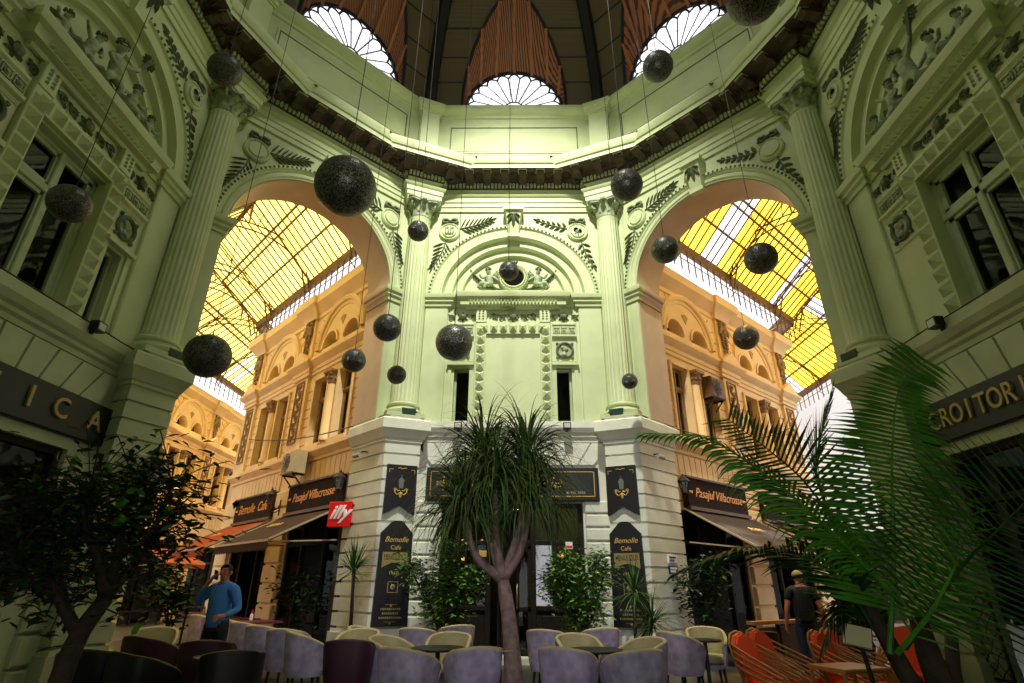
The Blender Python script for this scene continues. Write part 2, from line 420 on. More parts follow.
struct('trim_3', m, [M['green'], M['corniceshade']], smooth=radians(30))
m = MB(); octo = [(lambda q: (q.x,q.y))(corner(k) @ V((0,0,0))) for k in range(-4,4)]
m.sweep([(-.2,12.85),(.12,12.86),(.12,13.08),(.06,13.16),(.0,13.2),(0,15.08),(.05,15.1),(.05,15.20),(.14,15.28),(.2,15.4),(.2,15.5),(-.35,15.56)], octo, True)
struct('trim_4', m, M['green'], smooth=radians(30))
mp, mq = MB(), MB()
for x0,x1,z0,z1 in ((-2.06,2.06,13.66,13.72),(-2.06,2.06,14.72,14.78),(-2.06,-2.0,13.72,14.72),(2.0,2.06,13.72,14.72)): mp.box(x0,x1,-.035,.01,z0,z1)
mp.box(-2.0,2.0,-.012,.01,13.72,14.72)
for x0,x1,z0,z1 in ((-2.0,2.0,14.69,14.72),(-2.0,-1.965,13.75,14.69),(1.965,2.0,13.75,14.69),(-2.0,2.0,13.72,13.75)): mq.box(x0,x1,-.025,.01,z0,z1)
mo = MB()
mo.box(-.36,.36,-.50,.1,12.86,13.12); mo.box(-.33,.33,-.46,.1,13.12,13.2); mo.box(-.29,.29,-.40,.1,13.2,15.0)
mo.poly([(-.33,.1),(.33,.1),(.33,-.44),(-.33,-.44)],15.0,15.08); mo.poly([(-.37,.1),(.37,.1),(.37,-.48),(-.37,-.48)],15.08,15.22); mo.poly([(-.42,.1),(.42,.1),(.42,-.54),(-.42,-.54)],15.22,15.38)
ti = 5
for k in (0,1,2,-1,-2):
    o = struct('trim_%d' % ti, mp, M['green'], Mx=bay(k)); ti += 1
    mq.build('panel_bead', M['reliefdark'], o)
for k in (0,-1,1,-2):
    struct('trim_%d' % ti, mo, M['green'], Mx=corner(k)); ti += 1

# ------------------------------------------------------------------ dome
ZD, RD, HD = 15.55, 6.62, 6.4
def rdome(z): return RD*sqrt(max(0, 1-((z-ZD)/HD)**2))
ZT = 19.4; W0 = radians(14.3)
def hw(z):
    q = (z-ZD)/(ZT-ZD)
    return W0*max(0., 1-max(0., q)**2.6)**(1/1.7) if q < 1 else 0.
m = MB(); NZ = 22
zs = [ZD+(ZT-ZD)*sin(pi/2*i/NZ) for i in range(NZ+1)]
def D(a, z):
    d = ((a-radians(90)+radians(22.5)) % radians(45))-radians(22.5)
    r = rdome(z)/cos(d)
    return (r*cos(a), CY+r*sin(a), z)
LUN = []
for k in range(8):
    ac = radians(90+45*k)
    for s in (-1, 1):
        for i in range(NZ):
            for j in range(3):
                q = []
                for z, t in ((zs[i], j/3), (zs[i], (j+1)/3), (zs[i+1], (j+1)/3), (zs[i+1], j/3)):
                    w = hw(z); q.append(D(ac+s*(w+(radians(22.5)-w)*t), z))
                m.add(q, [(0,1,2,3)])
    for i in range(6):
        z0, z1 = ZT+(ZD+HD-.05-ZT)*i/6, ZT+(ZD+HD-.05-ZT)*(i+1)/6
        for j in range(6):
            a0, a1 = ac+radians(-22.5+7.5*j), ac+radians(-15+7.5*j); m.add([D(a0,z0),D(a1,z0),D(a1,z1),D(a0,z1)], [(0,1,2,3)])
# conical vaults running from each pointed opening out to its lunette
m.m = 1
RL, YL = 1.60, .10
def lun_pt(t, y=YL, r=RL): return (-r*cos(pi*t), y, ZD+.02+1.08*r*sin(pi*t))        # in the bay frame
def open_pt(k, t):                                                          # t: 0 left foot .. 1 right foot, world
    ac = radians(90+45*k); u = abs(2*t-1)
    z = ZT-(ZT-ZD)*(u**1.9); return D(ac+(1 if t < .5 else -1)*hw(z), z)
NT = 28
for k in range(8):
    B = bay(k)
    for i in range(NT):
        t0, t1 = i/NT, (i+1)/NT
        m.add([B @ V(lun_pt(t0)), B @ V(lun_pt(t1)), open_pt(k,t1), open_pt(k,t0)], [(0,1,2,3)])
struct('ceiling', m, [M['domewood'], M['vaultwood']], smooth=radians(50))
m = MB()
for k in range(8):                                                          # eight dark main ribs, one per corner
    a = radians(90+45*k+22.5); m.tube([D(a, ZD+(HD-.1)*sin(pi/2*i/14)) for i in range(15)], .24, 6)
for k in range(8):
    for dz in (16.6, 17.5, 18.4, 19.2):                                     # thin rafters across the dome skin
        a = radians(90+45*k+22.5)
        for s in (-1,1): m.tube([D(a+s*(radians(22.5)-max(hw(dz), radians(2)))*j/4, dz) for j in range(5)], .035, 4)
struct('trim_%d' % ti, m, [M['domerib']]); ti += 1
for kk, k in enumerate((0, 1, -1)):
    m = MB(); B = bay(k); Bi = B.inverted()
    for i in range(1, 8):
        t = i/8; a, b = V(lun_pt(t,.1,RL-.02)), Bi @ V(open_pt(k,t)); m.bar(a, b, .085, .12)
    m.m = 1; m.tube([Bi @ V(open_pt(k,t/40)) for t in range(41)], .055, 6)
    struct('trim_%d' % ti, m, [M['ribwood'], M['ironblue']], Mx=B); ti += 1
# lunette windows: scalloped fan tracery
wi = 1
for k in (0, 1, -1, 2, -2, 3, -3, 4):
    g = MB(); g.add([(-RL*cos(pi*i/24), .12, ZD+1.08*RL*sin(pi*i/24)) for i in range(25)], [tuple(range(25))])
    w = struct('window_%d' % wi, g, M['skyglass'], Mx=bay(k)); wi += 1
    f = MB(); S = lambda r, a, y=.10: (-r*cos(a), y, ZD+.03+1.08*r*sin(a))
    f.tube([S(RL-.02, pi*i/32) for i in range(33)], .06, 5); f.bar((-RL,.1,ZD+.03),(RL,.1,ZD+.03),.07,.07)
    NP = 11
    for i in range(NP+1):
        a = pi*i/NP
        if 0 < i < NP: f.tube([S(.34,a), S(RL-.24,a)], .022, 4)
    for i in range(NP):
        a0 = pi*i/NP; da = pi/NP
        f.tube([S(RL-.24+.16*sin(pi*q/8), a0+da*q/8) for q in range(9)], .032, 4)
    f.tube([S(.34, pi*i/12) for i in range(13)], .028, 4); f.tube([S(.9, pi*i/20) for i in range(21)], .008, 4)
    f.build('tracery', M['ironblue'], w)

# ------------------------------------------------------------------ columns on rusticated piers
def capital():
    c = MB(); R = .29
    c.lathe([(R,0),(R+.03,.02),(R+.03,.05),(R-.01,.06),(R-.01,.1),(R-.02,.3),(R+.06,.44),(R+.12,.5)], 24)
    for row, (n, z0, h, rr, ph) in enumerate(((8,.06,.24,R-.0,0),(8,.18,.28,R+.0,pi/8))):
        for i in range(n):
            a = 2*pi*i/n+ph; e = (cos(a), sin(a)); t = (-e[1], e[0])
            sec = [(0,0,.075),(.02,.4,.095),(.05,.75,.085),(.13,1.0,.06),(.17,.9,.03)]
            vs = []
            for o_, f_, w_ in sec:
                for s_ in (-1,0,1): r_ = rr+o_+(0.02 if s_ == 0 else 0); vs.append((e[0]*r_+t[0]*w_*s_, e[1]*r_+t[1]*w_*s_, z0+h*f_))
            c.add(vs, [(q*3+j,q*3+j+1,q*3+j+4,q*3+j+3) for q in range(4) for j in range(2)])
    for i in range(4):
        a = pi/4+i*pi/2
        sp = []
        for q in range(14):
            th = q*.55; rr = .1*(1-q/16); sp.append((.40+rr*sin(th)*.9, .40+rr*cos(th)*.9))
        c.tube([(cos(a)*(.26+.0*q), sin(a)*.26, .28) for q in range(1)]+[(cos(a)*x, sin(a)*x, z) for x, z in sp], .032, 5)
    for i in range(4): a = i*pi/2; c.ball((cos(a)*(R+.13), sin(a)*(R+.13), .52), .07, 5)
    ab = []
    for i in range(4):
        a = pi/4+i*pi/2
        for q in (-.1,.1): ab.append((cos(a+q)*.56, sin(a+q)*.56))
        ab.append((cos(a+pi/4)*.36, sin(a+pi/4)*.36))
    c.poly(ab, .48, .53); c.poly([(x*1.05,y*1.05) for x,y in ab], .53, .58)
    return c
CAPM = capital()
sh = MB(); NF = 22; K = NF*6
def flute(a): 
    q = (a*NF/(2*pi)) % 1; return 1-.075*max(0., sin(pi*min(1,max(0,(q-.12)/.76))))
rows = [(.345,0),(.345,.04),(.335,.10),(.333,1.2),(.325,2.6),(.310,4.0),(.293,5.25),(.290,5.40),(.305,5.44),(.305,5.50)]
vs = []
for j, (r, z) in enumerate(rows):
    for i in range(K):
        a = 2*pi*i/K; f = flute(a) if 1 < j < 7 else 1.0; vs.append((r*f*cos(a), r*f*sin(a), z))
sh.add(vs, [(j*K+i, j*K+(i+1)%K, (j+1)*K+(i+1)%K, (j+1)*K+i) for j in range(len(rows)-1) for i in range(K)])
bs = MB(); bs.box(-.45,.45,-.45,.45,0,.10)
bs.lathe([(.43,.10),(.455,.14),(.455,.19),(.42,.23),(.38,.25),(.37,.29),(.40,.31),(.405,.35),(.37,.38),(.345,.40)], 32)
def pier(sgn):
    """rusticated pier; its arch side (sgn -1 = left) runs on into the passage"""
    F = [(sgn*.40,-.55),(sgn*-.42,-.55)]
    e = V((sgn*.383,.924)); J = (F[0][0]+e.x*1.5, F[0][1]+e.y*1.5)
    pts = [F[1], F[0], J, (-sgn*.2,.94), (-sgn*.42,.3)]
    ins = [(F[1][0]+sgn*.05, F[1][1]+.05), (F[0][0]-sgn*.045, F[0][1]+.05), (J[0]-sgn*.05, J[1]), (-sgn*.2,.94), (-sgn*.385,.3)]
    p = MB()
    big = [(F[1][0]-sgn*.05,-.61),(F[0][0]+sgn*.06,-.61),(J[0]+sgn*.05,J[1]),(-sgn*.2,.94),(-sgn*.47,.3)]
    p.poly(big, 0, .55); p.poly(pts, .55, .62)
    n = 13; z = .62; h = (4.5-.62)/n
    for i in range(n): p.poly(ins, z+i*h, z+i*h+.045); p.poly(pts, z+i*h+.045, z+(i+1)*h)
    cap = MB()
    path = [J, F[0], F[1], (-sgn*.42,-.1)]
    pr = [(0,4.5),(.03,4.5),(.03,4.56),(.06,4.58),(.10,4.66),(.15,4.74),(.18,4.78),(.18,5.0),(.15,5.04),(0,5.06)]
    if sgn < 0: pr = [(-o, z) for o, z in pr]
    else: pr = [(o, z) for o, z in pr]
    cap.sweep(pr, path); cap.poly(pts, 4.5, 5.07); cap.poly([(sgn*.36,-.66),(-sgn*.36,-.66),(-sgn*.36,.2),(sgn*.36,.2)], 5.06, 5.10)
    return p, cap
pA, pB = pier(-1), pier(1)
pale = M['pale']
for k, pp, lab in ((0,pA,'fluted column left of the central bay, behind the small hanging mirror balls'),(-1,pB,'fluted column right of the central bay, between it and the right arch'),
                   (1,pB,'fluted column on the far side of the left arch, by the shop with big brass letters'),(-2,pA,'fluted column right of the right arch, above the tall palm')):
    c = thing('corinthian_column', lab, 'column', corner(k), 'corinthian columns of the rotunda')
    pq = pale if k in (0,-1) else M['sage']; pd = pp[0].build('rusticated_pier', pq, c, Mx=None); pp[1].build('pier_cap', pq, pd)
    bs.build('base', M['green'], c, radians(40), at(0,-.22,5.09)); sh.build('fluted_shaft', M['green'], c, radians(50), at(0,-.22,5.48))
    CAPM.build('capital', M['relief'], c, radians(60), at(0,-.22,10.94))
# ------------------------------------------------------------------ windows of the hall
def glazing(name, x0, x1, z0, z1, y, mull, trans, parent_M, w=.07):
    g = MB(); g.add([(x0,y,z0),(x1,y,z0),(x1,y,z1),(x0,y,z1)], [(0,1,2,3)])
    o = struct(name, g, M['glass'], Mx=parent_M)
    f = MB()
    for a,b,c,d in ((x0,x0+w,z0,z1),(x1-w,x1,z0,z1),(x0,x1,z0,z0+w),(x0,x1,z1-w,z1)): f.cham(a,b,y-.07,y+.03,c,d,.012)
    for x in mull: f.cham(x-w*.7,x+w*.7,y-.09,y+.03,z0,z1,.015)
    for z in trans: f.cham(x0,x1,y-.09,y+.03,z-w*.8,z+w*.8,.015)
    if mull and trans:                                            # casement sashes inside the main frame
        e = w*.75; xs = [x0+w]+list(mull)+[x1-w]
        for a,b in zip(xs, xs[1:]):
            for c,d in ((z0+w, trans[0]-w*.8),(trans[0]+w*.8, z1-w)):
                for p,q,r,t in ((a,a+e+.03,c,d),(b-e-.03,b,c,d),(a,b,c,c+e),(a,b,d-e,d)): f.box(p,q,y-.05,y+.02,r,t)
    f.build('window_frame', M['frame'], o)
    return o
for k in (0, 2, -2):
    for h in NW:
        if k == -2 and h[0] < 0: continue
        glazing('window_%d' % wi, h[0], h[1], h[2], h[3], .2, [], [], bay(k), .06); wi += 1
    if k: glazing('window_%d' % wi, -.72, .72, 5.14, 7.45, .2, [0], [6.72], bay(k), .08); wi += 1
# rooms behind the windows, dim
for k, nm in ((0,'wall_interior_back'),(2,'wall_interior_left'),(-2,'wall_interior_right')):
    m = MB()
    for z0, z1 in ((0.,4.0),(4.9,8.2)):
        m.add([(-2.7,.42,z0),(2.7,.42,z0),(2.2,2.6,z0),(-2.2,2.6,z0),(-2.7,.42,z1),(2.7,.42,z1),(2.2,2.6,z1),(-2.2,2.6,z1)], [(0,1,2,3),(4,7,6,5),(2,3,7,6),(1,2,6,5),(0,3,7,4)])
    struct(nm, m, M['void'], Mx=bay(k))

# ------------------------------------------------------------------ carved ornament
def spray(mb, p, q, n=9, L=.26, W=.07, h=.05, bend=0., oak=False):
    p, q = V(p), V(q); d = q-p; ang = atan2(d.y, d.x); nrm = V((-d.y, d.x)).normalized()
    pts = [p+d*t+nrm*bend*4*t*(1-t) for t in [i/10 for i in range(11)]]
    mb.tube([(a.x, -.02, a.y) for a in pts], .016, 5)
    for i in range(n):
        t = (i+.5)/n; c = p+d*t+nrm*bend*4*t*(1-t); f = 1-.45*t
        for s in (-1, 1):
            a = ang+s*(.85-.35*t); l = L*f
            mb.leaf((c.x,c.y), a, l, W*(1.5 if oak else 1), h, -.005)
            if oak: mb.ball((c.x+cos(a)*l*.5, -.05, c.y+sin(a)*l*.5), .022, 3)
    mb.leaf((q.x,q.y), ang, L*.6, W, h, -.005)
def scroll(mb, c, r, s=1, turns=1.6, w=.02):
    pts = []
    for i in range(18):
        a = i/17*turns*2*pi; rr = r*(1-.8*i/17); pts.append((c[0]+s*rr*cos(a), -.03, c[1]+rr*sin(a)))
    mb.tube(pts, [w*(1-.4*i/17) for i in range(18)], 5)
def medallion(sx, mono, oak):
    disc = MB(); c = (sx*1.83, 10.72)
    disc.lathe([(.30,.0),(.30,-.05),(.27,-.08),(.25,-.07),(.24,-.045),(.20,-.05),(.19,-.09),(.01,-.10)], 28, (c[0],0,c[1]), 'y')
    bow = MB()
    for s in (-1,1): bow.tube([(c[0]+s*x, -.05, c[1]+.36+z) for x,z in ((0,0),(.08,.07),(.2,.06),(.22,-.02),(.12,-.04),(.02,0))], [.02,.04,.05,.045,.035,.02], 6)
    bow.ball((c[0],-.06,c[1]+.36), .05, 5)
    f = MB(); f2 = MB()
    spray(f, (c[0]-sx*.24, c[1]+.12), (c[0]-sx*1.12, c[1]+.42), 6 if oak else 8, .26 if oak else .42, .065 if oak else .05, .06, .04*sx, oak)
    spray(f2, (c[0]+sx*.10, c[1]-.28), (c[0]+sx*.42, c[1]-1.15), 5 if oak else 7, .28 if oak else .40, .07 if oak else .055, .06, -.05*sx, oak)
    mg = None
    if mono:
        mg = MB()
        x, z = c
        if mono == 1:
            for dx in (-.1,-.03,.04,.11): mg.tube([(x+dx,-.12,z-.1),(x+dx,-.12,z+.1)], .014, 5)
            mg.tube([(x-.13,-.12,z+.1),(x-.02,-.12,z+.11)], .013, 5); mg.tube([(x+.02,-.12,z+.1),(x+.14,-.12,z+.1)], .013, 5); mg.tube([(x-.12,-.12,z-.1),(x+.12,-.12,z-.08)], .013, 5)
        else:
            scroll(mg, (x-.05, z+.03), .07, 1); scroll(mg, (x+.06, z-.02), .06, -1); mg.tube([(x,-.12,z-.14),(x+.02,-.12,z+.12)], .014, 5); mg.tube([(x-.09,-.12,z-.08),(x+.1,-.12,z+.08)], .014, 5)
            mg.v = [(a, min(b,-.10)-.01, d) for a,b,d in mg.v]
    return disc, bow, (f, f2), mg
BAYN = {0:'the central bay', 1:'the left arch', -1:'the right arch', 2:'the left-hand wall', -2:'the right-hand wall'}
for k, sides in ((0,(-1,1)),(1,(-1,1)),(-1,(-1,1)),(2,(1,)),(-2,(-1,))):
    for sx in sides:
        mono = {(0,-1):1,(0,1):2,(2,1):2,(-2,-1):2}.get((k,sx), 0)
        oak = (k, sx) in ((0,1),(-1,1),(2,1))
        d, b, f, mg = medallion(sx, mono, oak)
        what = 'round plaster medallion'+(' carved with initials' if mono else ' left blank')+(', berried sprays' if oak else ', palm sprays')
        t = thing('spandrel_medallion', '%s, %s upper corner of %s' % (what, 'left' if sx < 0 else 'right', BAYN[k]), 'medallion', bay(k), 'medallions in the corners above the arches')
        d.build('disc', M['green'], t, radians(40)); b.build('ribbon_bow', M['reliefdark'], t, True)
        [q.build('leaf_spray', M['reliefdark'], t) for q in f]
        if mg: mg.build('initials', M['relief'], t, True)
key = MB()
key.add([(-.17,0,10.55),(.17,0,10.55),(.27,0,11.40),(-.27,0,11.40),(-.14,-.12,10.58),(.14,-.12,10.58),(.22,-.28,11.30),(-.22,-.28,11.30)], [(4,5,6,7),(0,1,5,4),(1,2,6,5),(3,0,4,7),(2,3,7,6)])
key.box(-.29,.29,-.34,0,11.30,11.42); key.box(-.18,.18,-.16,0,10.50,10.60)
kl = MB()
for a, l in ((-pi/2,.42),(-pi/2+.5,.36),(-pi/2-.5,.36),(-pi/2+1.1,.22),(-pi/2-1.1,.22)): kl.leaf((0,11.2), a, l, .12, .07, 0)
kl.v = [(x, y-.13-.16*(z-10.6)/.7, z) for x,y,z in kl.v]
kme = None
for k, lab in ((0,'carved keystone over the blind arch of the central bay'),(1,'carved keystone at the crown of the left open arch, beside the largest mirror ball'),(-1,'carved keystone at the crown of the right open arch'),
               (2,'dark carved keystone high on the left-hand wall'),(-2,'dark carved keystone high on the right-hand wall')):
    if kme is None: 
        kme = thing('keystone', lab, 'keystone', bay(k), 'keystones of the arches'); key.build('console', M['green'], kme); kl.build('acanthus_leaf', M['reliefdark'], kme)
    else: copy_tree(kme, lab, bay(k))
# foliage panels and rosette bands between window head and impost
def panel_relief(x0, x1, z):
    p = MB(); c = (x0+x1)/2; w = (x1-x0)/2
    p.ball((c,-.05,z), .085, 5, (1.2,.8,1)); 
    for i in range(6): p.leaf((c,z), pi/6+i*pi/3, .17, .08, .06)
    n = max(1, int(w/.28))
    for s in (-1,1):
        for i in range(n):
            cx = c+s*(.2+i*(w-.2)/n+.1); scroll(p, (cx, z+(.02 if i%2 else -.02)), .085, s*(1 if i%2 else -1)); 
            for a in (.6,2.4,-.7): p.leaf((cx,z), a, .14, .06, .05)
    return p
for k in (0, 2, -2):
    for x0, x1, where in ((-1.62,-1.06,'left'),(-.62,.62,'middle'),(1.06,1.62,'right')):
        if k == 2 and where == 'left' and False: continue
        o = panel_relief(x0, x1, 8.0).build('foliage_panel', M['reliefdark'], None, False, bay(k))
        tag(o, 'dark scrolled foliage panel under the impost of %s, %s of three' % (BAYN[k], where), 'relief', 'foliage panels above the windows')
    for sx in (-1, 1):
        b = MB(); c0 = sx*1.34
        for i in (-1,0,1):
            x = c0+i*.2
            for a,b_,c_,d in ((x-.085,x+.085,7.51,7.53),(x-.085,x+.085,7.65,7.67),(x-.085,x-.065,7.51,7.67),(x+.065,x+.085,7.51,7.67)): b.box(a,b_,-.075,-.04,c_,d)
            b.lathe([(.055,-.045),(.05,-.08),(.03,-.07),(.02,-.09),(.001,-.09)], 12, (x,0,7.59), 'y')
        tag(b.build('rosette_band', M['relief'], None, False, bay(k)), 'band of three square rosettes above the %s narrow bay of %s' % ('left' if sx < 0 else 'right', BAYN[k]), 'relief', 'rosette bands')
        r = thing('portrait_medallion', 'round portrait relief in dark ring, %s of the %s, %s' % ('left' if sx < 0 else 'right', 'blank panel' if k == 0 else 'window', BAYN[k]), 'medallion', bay(k), 'portrait medallions')
        q = MB(); q.lathe([(.235,-.03),(.235,-.07),(.20,-.09),(.17,-.07),(.17,-.03)], 28, (c0,0,7.02), 'y')
        for i in range(4): a = pi/4+i*pi/2; q.ball((c0+.27*cos(a),-.05,7.02+.27*sin(a)), .04, 4)
        q.build('ring', M['reliefdark'], r, radians(40))
        h = MB(); h.ball((c0,-.04,7.06), .085, 6, (.8,.55,1)); h.ball((c0+.055,-.05,7.05), .03, 4); h.ball((c0-.05,-.04,7.10), .06, 4); h.tube([(c0-.02,-.035,6.99),(c0,-.035,6.93),(c0-.02,-.03,6.87)], [.035,.045,.09], 6); h.disc(.17,(c0,-.035,7.02))
        h.build('portrait', M['relief'], r, True)
    for sx in (-1, 1):
        c = MB(); x = sx*.84
        for i in range(4):
            for j in range(4): c.leaf((x-.075+.05*i, 7.88+.075*j), pi/2+(.5 if i%2 else -.5), .07, .04, .03, -.12)
        tag(c.build('carved_block', M['relief'], None, False, bay(k)), 'leafy carved block at the %s top corner of the studded frame on %s' % ('left' if sx < 0 else 'right', BAYN[k]), 'relief', 'carved corner blocks')

# ---- cherubs (each one continuous body)
def child(pose):
    """plump relief child about .95 m tall, facing the hall (-y); nodes x, y, z, r"""
    if pose == 0:       # seated, legs to the right, arm raised
        n = [(0,-.10,.10,.115),(0.01,-.11,.24,.12),(0.02,-.12,.38,.115),(.03,-.13,.47,.05),(.04,-.15,.60,.10),(.05,-.15,.66,.09),
             (.14,-.14,.42,.055),(.26,-.18,.34,.05),(.34,-.22,.44,.042),(.38,-.22,.50,.035),
             (-.10,-.14,.42,.055),(-.22,-.16,.34,.05),(-.30,-.20,.24,.042),(-.34,-.22,.22,.035),
             (.10,-.16,.08,.085),(.30,-.24,.14,.075),(.40,-.20,-.02,.055),(.42,-.26,-.08,.045),
             (-.06,-.18,.06,.085),(.10,-.28,.08,.07),(.16,-.24,-.04,.055),(.20,-.30,-.08,.045)]
    else:               # half standing, leaning, holding up a garland
        n = [(0,-.10,.26,.11),(-.02,-.12,.40,.12),(-.05,-.13,.54,.115),(-.07,-.13,.63,.05),(-.10,-.16,.76,.10),(-.11,-.16,.82,.09),
             (.07,-.14,.58,.055),(.20,-.18,.62,.05),(.30,-.20,.74,.042),(.34,-.20,.80,.035),
             (-.17,-.14,.56,.055),(-.27,-.17,.46,.05),(-.22,-.22,.34,.042),(-.18,-.24,.30,.035),
             (.07,-.12,.20,.085),(.16,-.20,.06,.07),(.12,-.14,-.06,.055),(.16,-.20,-.10,.045),
             (-.07,-.12,.20,.085),(-.16,-.18,.06,.07),(-.20,-.12,-.06,.055),(-.18,-.20,-.10,.045)]
    e = [(0,1),(1,2),(2,3),(3,4),(4,5),(2,6),(6,7),(7,8),(8,9),(2,10),(10,11),(11,12),(12,13),(0,14),(14,15),(15,16),(16,17),(0,18),(18,19),(19,20),(20,21)]
    return n, e
kids = []
for p in (0, 1):
    n, e = child(p); kids.append(skin('putto', n, e, M['relief'], None, 1))
curl = MB()
for i in range(22):
    a = random.uniform(0,2*pi); b_ = random.uniform(.1,1.5); curl.ball((.10*cos(a)*cos(b_*.8), .09*sin(a)*cos(b_*.8), .10*sin(b_)), .035, 3)
def putto(parent, pose, x, z, s=1., flip=False, wings=False, mm=None):
    o = kids[pose].copy(); COL.objects.link(o); o.parent = parent; o.location = (x, -.02, z); o.scale = (-s if flip else s, s, s)
    hd = (.05,-.15,.68) if pose == 0 else (-.11,-.16,.84)
    c = curl.build('curly_hair', M['reliefdark'], o); c.location = hd
    f = MB()
    hx, hy, hz = hd[0], hd[1]-.095, hd[2]-.07
    f.ball((hx,hy-.012,hz), .02, 4); f.ball((hx-.035,hy+.005,hz+.025), .014, 3); f.ball((hx+.035,hy+.005,hz+.025), .014, 3); f.ball((hx,hy,hz-.04), .02, 3, (1.4,.6,.5))
    f.build('face', M['relief'], o, True)
    if wings:
        w = MB()
        for i in range(6): w.leaf((-.06,.45), 2.2+i*.22, .42-.03*i, .1, .05, -.03)
        w.build('wing', M['relief'], o)
    return o
for k, lab in ((2,'carved group of five plump children reclining above the left-hand window'),(-2,'carved group of five plump children reclining above the right-hand window')):
    g = thing('putti_group', lab, 'sculpture', bay(k), 'children carved in the side tympana')
    for pose, x, z, s, fl in ((0,-1.0,8.74,.62,True),(1,-.55,8.80,.72,True),(1,-.02,8.86,.95,False),(0,.45,8.80,.78,False),(0,.95,8.74,.62,False)): putto(g, pose, x, z, s, fl)
    dr = MB()
    for i in range(26):
        x = random.uniform(-1.15,1.15); dr.leaf((x, 8.68+random.uniform(0,.22)), random.uniform(.2,2.9), random.uniform(.18,.34), .11, .10, -.04)
    for x in (-.8,-.3,.25,.75): dr.tube([(x-.22,-.16,8.74),(x-.05,-.2,8.80),(x+.1,-.18,8.72),(x+.25,-.14,8.75)], [.06,.1,.09,.05], 7)
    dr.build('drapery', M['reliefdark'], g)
    to = MB(); to.tube([(.25,-.2,9.5),(.42,-.22,9.95)], [.03,.05], 6)
    for i in range(10): to.leaf((.42,9.92), i*.63, .16, .08, .07, -.18)
    to.build('torch', M['reliefdark'], g)
g = thing('cherub_cartouche', 'two winged cherubs flanking a dark round opening in the central tympanum', 'sculpture', bay(0))
c = MB(); c.lathe([(.43,.26),(.43,.18),(.40,.13),(.36,.16),(.335,.10),(.30,.12),(.29,.2)], 32, (0,0,9.34), 'y')
for i in range(28): a = i*2*pi/28; c.ball((.385*cos(a),.13,9.34+.385*sin(a)), .022, 3)
c.build('beaded_ring', M['green'], g, radians(40))
c = MB(); c.disc(.30, (0,.19,9.34), 28); c.build('opening', mat('painted hole darkness', (.012,.009,.008), 1., var=.2, spec=0.), g)  # flat black disc painted as the darkness inside the hole
for fl, x in ((False,-.66),(True,.66)): o = putto(g, 0, x, 8.98, .78, not fl, True); o.location.y = .20
c = MB()
for s in (-1,1):
    c = MB()
    for i in range(12): c.leaf((s*(.25+.08*i), 8.93+.004*i*i), (0.3+i*.08 if s > 0 else pi-.3-i*.08), .24, .10, .07, .22)
    c.build('garland', M['reliefdark'], g)
c = MB()
for s in (-1,1): c.leaf((0,9.74), pi/2+s*.7, .2, .1, .06, .2)
c.leaf((0,9.74), pi/2, .24, .12, .08, .2); c.ball((0,.15,9.80), .06, 4)
c.build('crest', M['reliefdark'], g)
for o in kids: bpy.data.objects.remove(o)
